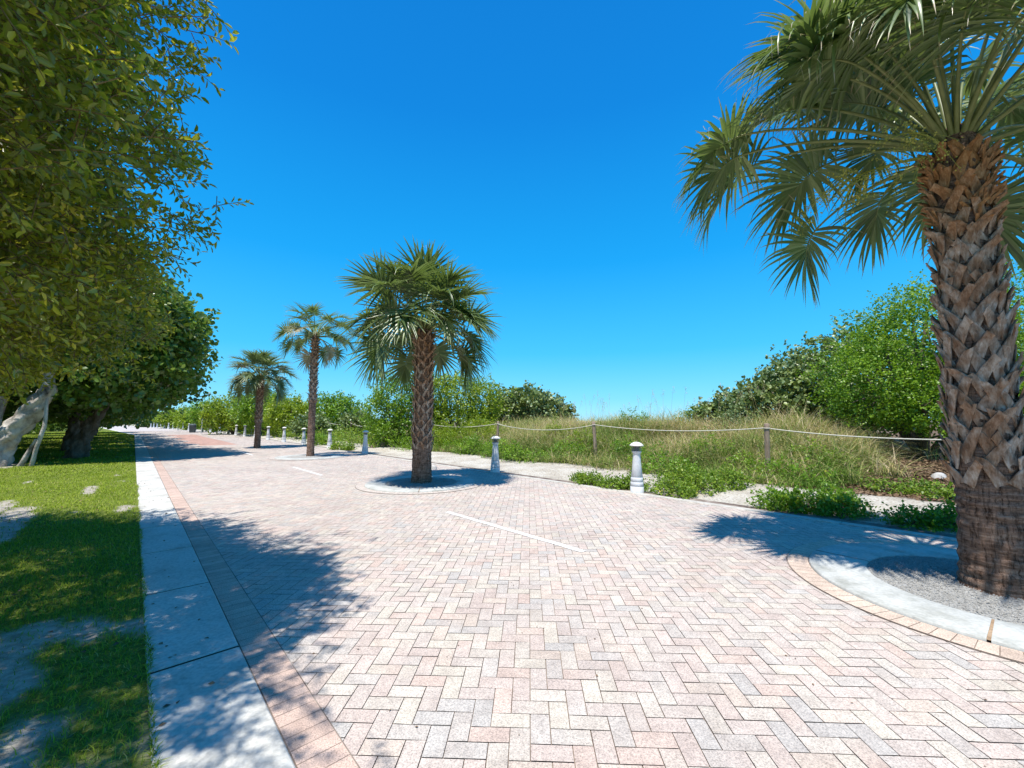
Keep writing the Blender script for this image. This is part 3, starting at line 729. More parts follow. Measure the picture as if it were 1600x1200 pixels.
    return root, hub
palm(PALMS[0], 4.45, 4.15, .245, .185, 1.10, 42, 3, 'big sabal palm with criss-cross bark standing in a ring at the right edge', M['frond'], near=True, boot_from=.98, plen=1.62, bootlen=.25, elr=(.02, 1.45), dead=0, extra=((2.75, -.42), (3.3, -.15)))
palm(PALMS[1], 4.0, 3.72, .24, .21, 1.16, 52, 8, 'sabal palm with full round crown in the middle of the road', M['frond'], boot_from=.85, plen=1.08, elr=(-.38, 1.45), dead=0)
palm(PALMS[2], 5.4, 5.1, .15, .13, .9, 26, 12, 'tallest thin palm with small sparse crown and a few dry fronds', M['frond'], boot_from=2.3, plen=.95, elr=(-.6, 1.35), dead=3, bootlen=.15)
palm(PALMS[3], 4.1, 3.85, .16, .15, 1.05, 44, 21, 'far palm with pale drooping crown, leftmost of the palms', M['frond_pale'], boot_from=1.4, plen=1.0, elr=(-.6, 1.5), dead=0, bootlen=.15)

# ================================================================== BOLLARDS, POSTS, ROPE
def make_bollard():
    root = empty('bollard', (0, 0, 0))
    mb = MB(); mb.lathe([(.14, -.03), (.14, .14), (.132, .145), (.132, .152), (.138, .157), (.132, .235), (.125, .24), (.125, .247), (.130, .252), (.123, .33), (.116, .335), (.116, .342), (.120, .347), (.092, .60), (.078, .80), (.078, .83), (.094, .85), (.1, .87), (.1, .885)], n=28)
    mb.build('post_shaft', M['bollard'], root)
    mb = MB(); mb.lathe([(.05, .88), (.05, .99)], n=20)
    for z in (.898, .925, .952, .978): mb.lathe([(.075, z), (.108, z - .006), (.108, z), (.075, z + .006)], n=24)
    mb.build('louvre', M['louvre'], root)
    mb = MB(); mb.lathe([(.07, .99), (.142, .992), (.146, 1.004), (.142, 1.014), (.105, 1.05), (.06, 1.072), (.02, 1.08), (.0, 1.081)], n=28); mb.build('cap', M['cap'], root)
    return root
def copy_thing(o):
    c = o.copy(); COL.objects.link(c)
    for ch in o.children:
        d = ch.copy(); COL.objects.link(d); d.parent = c
    return c
bol = make_bollard()
BLAB = {0: 'nearest white bollard, standing by green ground cover at the edge of the paving', 1: 'white bollard standing in the palm shadow beside a wooden post',
        2: 'white bollard hidden behind the trunk of the middle palm', 3: 'white bollard at the tip of the tall thin palm shadow', 4: 'white bollard behind a small low plant on the sand',
        5: 'bollard half hidden behind the tall thin palm trunk', 6: 'white bollard first to the left of the tall thin palm', 7: 'white bollard just right of the far pale palm trunk',
        8: 'white bollard hidden behind the far pale palm trunk', 9: 'white bollard first to the left of the far pale palm'}
ORD = ['two', 'three', 'four', 'five', 'six', 'seven']
for i in range(31):
    t = 4.75 + 4.68 * i; x, y = TS(t, 8.0)
    if i == 0: o = bol
    elif i == 2: continue
    else: o = copy_thing(bol)
    o.location = (x, y, .0); o.rotation_euler = (rad(.8 * math.sin(i * 3)), rad(.8 * math.cos(i * 5)), i * .7)
    tag(o, BLAB.get(i, ('pale bollard, number %s to the left of the far palm trunk' % ORD[max(0, i - 10) % 6]) if i < 16 else 'tiny distant pale bollard in the row curving away beyond the litter bin'), 'bollard', 'white bollards along the edge of the road' if i < 10 else 'distant white bollards in a long row')
def make_post():
    root = empty('fence_post', (0, 0, 0)); mb = MB()
    r = .058; P = []
    for z in np.linspace(-.3, 1.34, 14):
        th = np.arange(12) * math.pi / 6; rr = r * (1 + .05 * np.sin(3 * th + z * 2)); P.append(np.stack([rr * np.cos(th), rr * np.sin(th), np.full(12, z)], -1))
    P.append(np.stack([.8 * r * np.cos(th), .8 * r * np.sin(th), np.full(12, 1.355)], -1)); P = np.array(P)
    mb.grid(P, True); mb.add(P[-1], np.arange(12)[None]); mb.build('post', M['wood'], root)
    mb = MB(); a = np.arange(17) * 2 * math.pi / 16; mb.tube(np.stack([.062 * np.cos(a), .062 * np.sin(a), np.full(17, 1.24)], -1), .013, n=6, cap=False); mb.build('rope_loop', M['rope'], root)
    return root
post = make_post()
PL = {0: 'second wooden rope post nearest the viewer, standing in dry grass right of the white bollard', 1: 'wooden rope post in the middle of the dry dune grass', 2: 'wooden rope post standing just behind the second bollard',
      3: 'wooden rope post behind the middle palm trunk', 4: 'wooden rope post just left of the middle palm behind a white bollard'}
PL[0] = 'nearest wooden rope post, right of the nearest white bollard'
PS = 11.5; PT = [3.25 + 5.2 * i for i in range(-1, 16)]
pp = []
FARP = ['wooden rope post between the tall thin palm and the bollard at its shadow tip', 'wooden rope post just right of the tall thin palm', 'wooden rope post close to the left of the tall thin palm trunk', 'thin wooden rope post midway between the two left palms', 'thin wooden rope post right of the far pale palm', 'thin wooden rope post just left of the far pale palm']
for i, t in enumerate(PT):
    x, y = TS(t, PS + .2 * math.sin(t)); k = i - 1
    g = float(dune(x, y))
    if k >= 0: g = min(g, .25)
    pp.append((x, y, g))
    if k == 3: pass
    o = post if i == 0 else copy_thing(post)
    o.location = (x, y, g - .02); o.rotation_euler = (rad(2 * math.sin(i * 2.1)), rad(2.5 * math.cos(i * 3.3)), i)
    tag(o, PL.get(k, (FARP[k - 5] if k < 11 else 'tiny distant wooden rope post far along the dune planting') if k > 0 else 'wooden rope post beyond the right edge hidden by the big palm'), 'fence post', 'wooden posts of the rope fence')
RL = {0: 'white rope running right from the nearest wooden post to behind the big palm', 1: 'white sagging rope behind the nearest white bollard', 2: 'white sagging rope in front of the dry grass between the second and third wooden posts', 3: 'white rope running left from the post behind the second bollard', 4: 'white rope just left of the middle palm trunk'}
for i in range(len(pp) - 1):
    a = np.array(pp[i]) + (0, 0, 1.22); b = np.array(pp[i + 1]) + (0, 0, 1.22); u = np.linspace(0, 1, 26)[:, None]
    P = a * (1 - u) + b * u; P[:, 2] -= (.17 + .05 * math.sin(i * 4)) * 4 * (u * (1 - u))[:, 0]
    mb = MB(); mb.tube(P, .013 if i < 6 else .016, n=7); o = mb.build('rope', M['rope']); tag(o, RL.get(i, 'small distant rope between two far wooden posts'), 'rope', 'ropes strung between the wooden posts')

def at(px, z): return ((px - 800) / 640 * z * .996, z)
# litter bin, pole, small stones
x, y = TS(66.5, 6.3)
root = empty('litter_bin', (x, y, 0)); tag(root, 'dark litter bin standing by the far bollards', 'litter bin')
mb = MB(); mb.lathe([(.0, .0), (.30, 0), (.31, .03), (.35, .86), (.37, .87), (.37, .93), (.33, .93), (.32, .80), (0, .8)], n=24)
for a in range(20): mb.tube([(.315 * math.cos(a * .314), .315 * math.sin(a * .314), .03), (.365 * math.cos(a * .314), .365 * math.sin(a * .314), .86)], .012, n=5)
mb.build('bin_body', M['bin'], root); mb = MB(); mb.lathe([(.38, .93), (.385, .96), (.30, 1.06), (.16, 1.12), (.15, 1.10), (.14, 1.10)], n=24); mb.build('lid', M['bin'], root)
x, y = at(316, 50)
root = empty('sign_pole', (x, y, 0)); tag(root, 'thin pale metal pole standing among the far bushes', 'pole')
mb = MB(); mb.tube([(0, 0, -.1), (0, 0, 2.0), (.02, 0, 3.35)], [.06, .055, .05], n=10); mb.build('pole', M['pole'], root); mb = MB(); mb.lathe([(.0, 0), (.09, 0), (.09, .03), (.0, .04)], n=12, c=(.02, 0, 3.35)); mb.build('cap', M['pole'], root)
mb = MB(); mb.lathe([(.10, 0), (.10, .08), (.07, .1)], n=12); mb.build('base', M['pole'], root)
x, y = TS(50.5, 9.2)
root = empty('sign_post', (x, y, 0)); tag(root, 'small grey sign on a short post among the far bushes', 'sign')
mb = MB(); mb.tube([(0, 0, -.1), (0, 0, 2.3)], .03, n=8); mb.build('post', M['pole'], root); mb = MB(); mb.box((-.22, -.03, 1.6), (.22, -.045 + .03, 2.3)); mb.build('panel', M['pole'], root, smooth=False)
def rock(x, y, z, s, m, label, seed, name='stone', cat='stone'):
    rng = np.random.default_rng(seed); mb = MB(); n = 14; th = np.arange(n) * 2 * math.pi / n; P = []
    for k, u in enumerate(np.linspace(0, 1, 7)):
        r = math.cos(u * 1.5) * (1 + .25 * (vnoise(th * 1.5 + seed, u * 3 + 0 * th) - .5)); P.append(np.stack([s[0] * r * np.cos(th), s[1] * r * np.sin(th), s[2] * math.sin(u * 1.57) + 0 * th], -1))
    P = np.array(P); mb.grid(P, True); mb.add(P[-1], np.arange(n)[None]); tag(mb.build(name, m, loc=(x, y, z - .03)), label, cat)
rock(-2.5, 13.2, .0, (.13, .10, .16), M['stone'], 'small pale stone on the sand right of the middle palm', 2)
rock(9.75, 9.5, float(dune(9.75, 9.5)), (.17, .12, .14), M['stone'], 'small pale stone near the big palm trunk', 5)
x, y = TS(21.6, 10.4)
rock(x, y, float(dune(x, y)), (.9, .6, .42), M['dirt'], 'low tan mound of dirt behind the middle palm', 9, 'dirt_mound', 'mound')

# ================================================================== LAWN GRASS
rng = np.random.default_rng(77)
def lawn_blades():
    Ps = []; H = []; Wd = []
    for (t0, t1, s0, n, h, w_) in ((1.3, 5, -3.8, 60000, .040, .0045), (5, 9, -3.6, 42000, .045, .007), (9, 17, -7, 52000, .05, .012), (17, 34, -9, 45000, .055, .022), (34, 80, -8, 22000, .06, .05)):
        t = rng.uniform(t0, t1, n); s = s0 + (.13 - s0) * rng.random(n); x, y = TS(t, s)
        b = bare(x, y); keep = rng.random(n) > b * .86
        keep &= (y > .9) & (x > -1.42 * y - .8)
        x, y = x[keep], y[keep]
        hh = h * rng.uniform(.5, 1.5, keep.sum()) * (.7 + .7 * fbm(x * 2, y * 2)); Ps.append(np.stack([x, y, lawn(x, y) - .004], -1)); H.append(hh); Wd.append(np.full(len(x), w_) * rng.uniform(.7, 1.3, len(x)))
    P = np.concatenate(Ps); H = np.concatenate(H); Wd = np.concatenate(Wd); n = len(P)
    c = np.clip(.25 + .5 * fbm(P[:, 0] * .8, P[:, 1] * .8) + .22 * rng.normal(size=n), 0, 1)
    m = 5200; t = 1.3 + 12 * rng.random(m) ** 1.5; sg = vnoise(t * 3, t * 0) ; s = .150 + .035 * sg * rng.random(m); kp = rng.random(m) < sg * 1.1; t, s = t[kp], s[kp]; x, y = TS(t, s); m = len(t)
    P = np.concatenate([P, np.stack([x, y, np.full(m, .012)], -1)]); H = np.concatenate([H, rng.uniform(.02, .06, m)]); Wd = np.concatenate([Wd, rng.uniform(.004, .008, m)]); c = np.concatenate([c, rng.random(m)]); n = len(P)
    o = blades(P, H, rng.uniform(.3, 1.4, n), Wd, rng, M['grass'], 'grass', c, seg=2); tag(o, 'short mown lawn grass with worn sandy patches beside the sidewalk', 'grass', kind='stuff')
    # ragged edge hanging over the sidewalk
lawn_blades()
def edge_leaves():   # dry leaves scattered on the lawn and paving
    n = 700; t = rng.uniform(1.5, 14, n); s = rng.normal(-1.2, 1.6, n); ok = s < .6; t, s = t[ok], s[ok]; n = len(t); x, y = TS(t, s); z = np.where(s < .15, lawn(x, y) + .02, .024)
    V, F, k = leaves(np.stack([x, y, z], -1), np.stack([np.cos(t * 99), np.sin(t * 99), 0 * t + .1], -1), np.stack([rng.normal(size=n) * .3, rng.normal(size=n) * .3, np.ones(n)], -1), rng.uniform(.02, .05, n), np.full(n, .6), LEAF_QUAD)
    tag(mesh('fallen_leaves', V, F, M['litter']), 'dry fallen leaves scattered over the lawn and sidewalk', 'fallen leaves', kind='stuff')
edge_leaves()
def road_litter():
    rng = np.random.default_rng(8); n = 1500; t = rng.uniform(-1, 16, n); s = np.where(rng.random(n) < .5, rng.uniform(.65, 7.7, n), 7.8 - abs(rng.normal(0, .35, n))); x, y = TS(t, s); k = (y > 1) & (s > .65); x, y = x[k], y[k]; n = len(x)
    V, F, kk = leaves(np.stack([x, y, np.full(n, .008)], -1), np.stack([rng.normal(size=n), rng.normal(size=n), .05 + 0 * x], -1), np.stack([rng.normal(size=n) * .4, rng.normal(size=n) * .4, np.ones(n)], -1), rng.uniform(.006, .022, n), np.full(n, .5), LEAF_QUAD)
    tag(mesh('leaf_litter', V, F, M['litter']), 'tiny bits of leaf litter scattered over the brick paving', 'leaf litter', kind='stuff')
road_litter()

# ================================================================== DUNE GRASS AND GROUND COVER
def dune_grass():
    rng = np.random.default_rng(31)
    P = []; H = []; L = []; Wd = []; C = []
    def patch(n_tuft, t0, t1, s0, s1, h, w_, per, prob=None):
        t = rng.uniform(t0, t1, n_tuft); s = rng.uniform(s0, s1, n_tuft)
        x, y = TS(t, s); t0_ = t; den = fbm(x * .5 + 3, y * .5 + 7) * np.where(t < 1.7 + .25 * np.sin(s * 3), .3, 1); k = den > .22
        x, y, s, t = x[k], y[k], s[k], t[k]; m = len(x)
        dry = np.clip((s - 11.1) / 2.8, -.1, .8) + 2.2 * (fbm(x * .9 + 20, y * .9) - .5)
        for q in range(per):
            dx = rng.normal(size=m) * .10; dy = rng.normal(size=m) * .10
            P.append(np.stack([x + dx, y + dy, dune(x + dx, y + dy) - .03], -1))
            H.append(h * rng.uniform(.45, 1.25, m) * (.6 + .6 * sstep(10.6, 12.8, s)) * (.55 + .9 * fbm(x * 1.1 + 60, y * 1.1))); L.append(rng.uniform(.3, 1.9, m)); Wd.append(w_ * rng.uniform(.6, 1.4, m))
            C.append(np.clip(.27 + .42 * dry + .27 * rng.normal(size=m), 0, 1))
    patch(5600, -3, 17, 10.5, 16.5, .79, .017, 15)
    patch(1800, 17, 45, 10.4, 15, .75, .018, 12)
    patch(1600, 45, 150, 9.6, 13, 1.0, .05, 10)
    P = np.concatenate(P); n = len(P)
    o = blades(P, np.concatenate(H), np.concatenate(L), np.concatenate(Wd), rng, M['dunegrass'], 'dune_grass', np.concatenate(C), seg=3)
    tag(o, 'tall straw coloured and green dune grass behind the rope fence', 'dune grass', kind='stuff')
    # sea oats: thin stalks with seed heads above the crest
    m = 60; t = rng.uniform(4.5, 14, m); s = rng.uniform(14.5, 18, m); x, y = TS(t, s); z = dune(x, y); mb = MB()
    for k in range(m):
        h = rng.uniform(1.1, 1.9); a = rng.random() * 6.28; lx, ly = .25 * math.cos(a), .25 * math.sin(a)
        pts = [(x[k] + lx * u * u, y[k] + ly * u * u, z[k] + h * u) for u in np.linspace(0, 1, 6)]
        mb.tube(pts, [.004, .004, .0035, .003, .003, .002], n=4, cap=False, a=.75)
        hd = np.array(pts[-1]); q = 26; PP = hd + np.stack([rng.normal(size=q) * .03, rng.normal(size=q) * .03, -rng.random(q) * .28], -1)
        V, F, kk = leaves(PP, rng.normal(size=(q, 3)) * .5 + (lx, ly, -.4), rng.normal(size=(q, 3)), np.full(q, .035), np.full(q, .4), LEAF_QUAD)
        mb.add(V, F[0], .9)
    tag(mb.build('sea_oats', M['dunegrass'], smooth=False), 'thin sea oat stalks with pale seed heads along the dune crest', 'sea oats', kind='stuff')
dune_grass()
def low_cover(name, label, cat, blobs, n, size, seed, m, tpl=LEAF_QUAD, kind=None, group=None, per=7, width=.75):
    lob = []
    for (t, s, rt, h) in blobs:
        x, y = TS(t, s); lob.append((x, y, float(dune(x, y)) + h * .15, rt, rt * .9, h))
    cx, cy = lob[0][0], lob[0][1]; org = (cx, cy, 0)
    if kind == 'stuff':
        o = crown(name, lob, n, size, m, tpl, seed, per=per, spread=size * 1.3, width=width, depth=.8, shoots=.2, cut_low=-.02, up=.9); return tag(o, label, cat, kind='stuff')
    root = empty(name, (cx, cy, 0)); tag(root, label, cat, group)
    crown('foliage', lob, n, size, m, tpl, seed, parent=root, per=per, spread=size * 1.3, width=width, depth=.75, shoots=.2, cut_low=-.01, up=.9, origin=org, hue=.3)
    rng = np.random.default_rng(seed)
    for q in lob:
        mb = MB()
        for k in range(7):
            a = rng.random() * 6.28; e = .8 * rng.random() * q[3]; z0 = q[2] - q[5] * .15
            mb.tube([(q[0] - cx, q[1] - cy, z0 - .03), (q[0] - cx + e * .5 * math.cos(a), q[1] - cy + e * .5 * math.sin(a), z0 + q[5] * .4), (q[0] - cx + e * math.cos(a), q[1] - cy + e * math.sin(a), z0 + q[5] * .8)], [.012, .009, .004], n=5)
        mb.build('stem', M['greybark'], root)
G_ = 'low green plants on the sand'
low_cover('beach_plant', 'low yellow-green plant patch left of the nearest white bollard', 'plant', [(6.2, 8.35, .38, .20), (5.5, 8.2, .33, .2), (5.15, 8.45, .3, .22), (6.7, 8.6, .25, .14)], 4200, .055, 41, M['leafvine'], group=G_)
low_cover('beach_plant', 'broad low green plant patch right of the nearest white bollard', 'plant', [(4.25, 8.5, .45, .26), (3.9, 9.2, .5, .3), (4.4, 9.5, .5, .35), (3.6, 9.9, .45, .3), (3.9, 8.3, .3, .16)], 7500, .055, 42, M['leafvine'], group=G_)
low_cover('beach_plant', 'dark green low plant on the sand near the palm crown shadow', 'plant', [(2.25, 8.45, .36, .27), (1.85, 8.6, .36, .30), (1.4, 8.75, .36, .28), (1.55, 9.2, .3, .25)], 6500, .055, 43, M['leafgreen'], group=G_)
low_cover('beach_plant', 'small dark green plant left of the big palm trunk base', 'plant', [(.55, 8.5, .28, .22), (.2, 8.7, .33, .27), (-.2, 8.85, .35, .3), (-.4, 9.3, .3, .3)], 5000, .055, 44, M['leafgreen'], group=G_)
low_cover('beach_plant', 'small low plant on the sand between the tall thin palm and a bollard', 'plant', [(22.4, 8.1, .42, .32), (21.6, 8.3, .35, .25)], 1500, .09, 45, M['leafvine'], group=G_)
low_cover('beach_plant', 'low bush beside the foot of the tall thin palm', 'plant', [(27.4, 8.6, .6, .6), (28.6, 9.0, .6, .5), (26.6, 9.0, .5, .45)], 2200, .10, 46, M['leafgreen'], group=G_)
low_cover('beach_plant', 'small pale green plant at the left foot of the big palm', 'plant', [(1.1, 11.4, .4, .22), (.6, 11.8, .45, .2), (.2, 11.2, .4, .2)], 2600, .06, 47, M['leafvine'], group=G_)
rng = np.random.default_rng(90)
bl = []
for t in np.arange(2.4, 20, .5):
    for _ in range(2):
        if rng.random() < .38 + .3 * (t < 6): continue
        bl.append((t + rng.normal() * .2, 10.35 + rng.random() * 1.3 + .25 * math.sin(t * .9), .42 + .2 * rng.random(), .35 + .35 * rng.random()))
low_cover('ground_cover', 'leafy green undergrowth at the foot of the dune grass', 'undergrowth', bl, 21000, .065, 51, M['leafgreen'], kind='stuff')
bl = []
for t in np.arange(20, 62, 1.1):
    bl.append((t + rng.normal() * .3, 9.6 + rng.random() * 1.6, .8 + .4 * rng.random(), .5 + .5 * rng.random()))
low_cover('ground_cover', 'leafy green undergrowth behind the far bollards', 'undergrowth', bl, 14000, .12, 52, M['leafvine'], kind='stuff')
GS = 'small green shrubs in the dune grass'
for k, (t, s_, h, lab, mm) in enumerate(((9.6, 12.6, .75, 'small green shrub in the grass just right of the post behind the second bollard', 'leafyellow'), (7.6, 12.3, .6, 'small green shrub in front of the second wooden post from the right', 'leafgreen'), (5.0, 12.4, .7, 'green weedy shrub in the grass behind the nearest bollard and plants', 'leafgreen'), (2.5, 12.6, .6, 'small yellow-green shrub just right of the nearest wooden post', 'leafvine'), (11.8, 13.4, .8, 'pale green shrub in the grass left of the post behind the second bollard', 'leafyellow'), (9.4, 15.6, .8, 'small shrub on the dune crest against the sky, left of centre of the gap', 'leafgreen'), (7.2, 16.4, .9, 'small dark shrub on the dune crest against the sky near the sea oats', 'leafgreen'), (5.4, 15.6, .8, 'small shrub on the dune crest at the left tip of the sea grape bush', 'leafgrape_dull'))):
    low_cover('dune_shrub', lab, 'shrub', [(t, s_, .55, h), (t + .5, s_ + .25, .4, h * .75), (t - .45, s_ + .1, .4, h * .7)], 3000, .06, 600 + k, M[mm], group=GS)
# litter under the right bushes
x = [TS(t, s) for t, s in ((-4, 10.2), (2.2, 10.9), (2.6, 12.2), (1.6, 15), (-4, 17))]
n = 26000; t = rng.uniform(-3.5, 2.7, n); s = rng.uniform(10.4, 19.5, n); px, py = TS(t, s); z = dune(px, py) + .01
V, F, k = leaves(np.stack([px, py, z], -1), rng.normal(size=(n, 3)) * (1, 1, .25), rng.normal(size=(n, 3)) * .4 + (0, 0, 1), rng.uniform(.03, .10, n), np.full(n, .7), LEAF_QUAD)
tag(mesh('fallen_leaves', V, F, M['litter']), 'brown fallen leaves on the sand under the bushes by the big palm', 'fallen leaves', kind='stuff')

# ================================================================== BUSHES AND TREES
def limbs(mb, base, lobes, r, rng, wob=.12, branches=1.0, a=0):
    for q in lobes:
        c = np.array(q[:3]); m = base + (c - base) * .5 + rng.normal(size=3) * .15 * np.linalg.norm(c - base) * .5
        e = c + np.array([0, 0, q[5] * .5]); u = np.linspace(0, 1, 14)[:, None]
        P = (1 - u) ** 2 * base + 2 * u * (1 - u) * m + u ** 2 * e
        mb.tube(P, np.linspace(r, r * .22, 14), n=9, wob=wob, seed=rng.random() * 9)
        for k in range(int(5 * branches)):
            d = nrm(rng.normal(size=3) + (0, 0, .5)); i0 = rng.integers(5, 13)
            tip = P[i0] + d * np.array(q[3:]) * rng.uniform(.6, .95); mm = (P[i0] + tip) / 2 + rng.normal(size=3) * .1
            B = (1 - u) ** 2 * P[i0] + 2 * u * (1 - u) * mm + u ** 2 * tip
            mb.tube(B[::2], np.linspace(r * .35, r * .08, 7), n=5)
def bush(name, label, cat, center, lobes, n, size, m, tpl, seed, width=.9, per=9, depth=.4, r=.09, group=None, bark='greybark', spread=None, shoots=.12, base_z=None, cut=None):
    """lobes relative to center (dx,dy,height,rx,ry,rz)"""
    cx, cy = center; g = float(dune(cx, cy)) if base_z is None else base_z
    root = empty(name, (cx, cy, 0)); tag(root, label, cat, group); rng = np.random.default_rng(seed)
    crown('crown', lobes, n, size, m, tpl, seed, parent=root, per=per, spread=spread or size * 1.6, width=width, depth=depth, shoots=shoots, cut_low=(g * .7 + .03) if cut is None else cut)
    mb = MB(); limbs(mb, np.array([0, 0, g - .05]), lobes, r, rng); mb.build('trunk', M[bark], root)
    return root
def at(px, z): return ((px - 800) / 640 * z * .996, z)
GB = 'bushes and small trees on the dune'
# sea grape thicket on the right
c = at(1250, 16.5)
bush('sea_grape_bush', 'large round-leaved sea grape bush behind the dry dune grass right of centre', 'bush', c, [(2.3, .3, 3.3, 2.5, 2.2, 1.9), (.3, 0, 2.7, 1.9, 1.8, 1.35), (-1.3, -.2, 2.3, 1.5, 1.5, 1.0), (-2.6, -.3, 1.85, 1.2, 1.2, .75), (3.8, .8, 3.0, 1.8, 1.8, 2.0), (1.2, -.9, 1.9, 2.0, 1.0, 1.0), (-3.7, -.2, 1.7, .7, .7, .55)], 36000, .125, M['leafgrape_dull'], LEAF_ROUND, 101, group=GB, shoots=.07, spread=.16)
c = at(1440, 12.3)
bush('leafy_tree', 'bright green leafy small tree just left of the big palm trunk', 'tree', c, [(-.6, .3, 2.9, 1.8, 1.7, 1.5), (.8, .3, 4.2, 1.8, 1.8, 1.6), (0, 0, 3.9, 1.4, 1.4, 1.4), (-1.4, .2, 2.4, 1.1, 1.1, 1.0), (1.8, 0, 2.9, 1.9, 1.7, 1.5), (.3, -.9, 2.2, 1.7, 1.1, .95), (1.9, -.7, 2.0, 1.5, 1.0, .95), (-.7, -.8, 1.9, 1.0, .9, .7)], 50000, .085, M['leafgreen'], LEAF_QUAD, 102, width=.7, group=GB, per=10, r=.12, shoots=.2, cut=1.05)
c = at(1640, 12.5)
bush('leafy_tree', 'tall green leafy tree showing behind the right side of the big palm trunk', 'tree', c, [(.2, .3, 4.7, 1.9, 1.8, 1.9), (1.0, 0, 3.3, 2.3, 1.8, 1.6), (-.6, .3, 3.2, 1.5, 1.5, 1.5)], 24000, .085, M['leafgreen'], LEAF_QUAD, 103, width=.7, group=GB, per=10, r=.13, shoots=.2, cut=1.2)
# behind the middle palm
c = at(625, 23)
bush('leafy_tree', 'dark green bushy tree just left of the middle palm trunk', 'tree', c, [(0, 0, 2.9, 1.5, 1.4, 1.6), (-.9, .2, 2.0, 1.2, 1.2, 1.2), (.7, 0, 2.0, 1.3, 1.3, 1.3), (.1, -.5, 1.1, 1.6, 1.1, .9)], 16000, .115, M['leafgreen'], LEAF_QUAD, 104, width=.75, group=GB, r=.1)
c = at(715, 23.5)
bush('leafy_tree', 'yellow-green bushy tree just right of the middle palm trunk', 'tree', c, [(0, 0, 2.75, 1.8, 1.5, 1.35), (-1.2, 0, 2.9, 1.1, 1.2, 1.3), (1.3, .2, 2.6, 1.4, 1.3, 1.3), (.2, -.7, 1.3, 2.0, 1.1, 1.0), (-1.0, -.6, 1.0, 1.2, 1.0, .9)], 22000, .115, M['leafyellow'], LEAF_QUAD, 105, width=.75, group=GB, r=.1)
c = at(745, 20)
bush('leafy_shrub', 'light green feathery shrub left of the post behind the second bollard', 'shrub', c, [(0, 0, .9, 1.1, .9, .8), (.9, .1, .7, .8, .8, .6), (-1.0, .1, .7, .9, .8, .6), (-2.2, .3, .65, .9, .7, .55)], 11000, .085, M['leafyellow'], LEAF_QUAD, 106, width=.35, group=GB, r=.04)
c = at(825, 26)
bush('sea_grape_bush', 'dusty green sea grape bush behind the grass right of the middle palm', 'bush', c, [(0, 0, 2.5, 1.5, 1.4, 1.15), (-1.3, .2, 2.2, 1.4, 1.3, 1.1), (1.4, 0, 1.9, 1.2, 1.2, 1.0), (2.3, 0, 1.4, .8, .9, .8)], 11000, .17, M['leafgrape_dull'], LEAF_ROUND, 107, group=GB)
for k, (px, z, top, wpx, mm, lab) in enumerate([
        (560, 30, 640, 50, 'leafgrape_dull', 'pale green low bush left of the dark tree by the middle palm'),
        (530, 37, 612, 80, 'leafgreen', 'green rounded bush behind the rope fence right of the tall thin palm'),
        (455, 38, 613, 80, 'leafyellow', 'bright yellow-green bush between the far palm and the tall thin palm'),
        (415, 42, 608, 90, 'leafgreen', 'dark green bush directly behind the far pale palm trunk'),
        (365, 46, 613, 80, 'leafyellow', 'yellow-green bush just left of the far pale palm'),
        (333, 56, 623, 60, 'leafgreen', 'green bush behind the thin metal pole'),
        (300, 68, 634, 50, 'leafyellow', 'small far yellow-green bush above the litter bin'),
        (270, 80, 638, 45, 'leafyellow', 'small far bush with orange tint at the end of the bollard row'),
        (240, 96, 642, 50, 'leafgrape_dull', 'farthest pale bush at the end of the road'),
        (490, 33, 645, 50, 'leafgrape_dull', 'low dusty green bush behind the tall thin palm trunk'),
        (590, 27, 655, 36, 'leafvine', 'low leafy shrub behind the bollard left of the middle palm')]):
    cx, cy = at(px, z); H = HZ(top + 2, z); rx = wpx / 2 / 640 * z * 1.15; g = float(dune(cx, cy)); rng = np.random.default_rng(200 + k)
    lob = [(0, 0, g + (H - g) * .55, rx * .7, rx * .6, (H - g) * .42)]
    for q in range(5):
        a = q * 1.257 + rng.random(); lob.append((math.cos(a) * rx * .55, math.sin(a) * rx * .4, g + (H - g) * rng.uniform(.35, .62), rx * rng.uniform(.35, .5), rx * .45, (H - g) * rng.uniform(.28, .38)))
    sz = .11 + z * .0021; area = rx * rx * 6
    bush('leafy_shrub', lab, 'bush', (cx, cy), lob, int(min(12000, area * 2.2 / (sz * sz * .35))), sz, M[mm], LEAF_ROUND if 'grape' in mm else LEAF_QUAD, 300 + k, width=.85, group='bushes in a row behind the rope fence', r=.08, depth=.5)

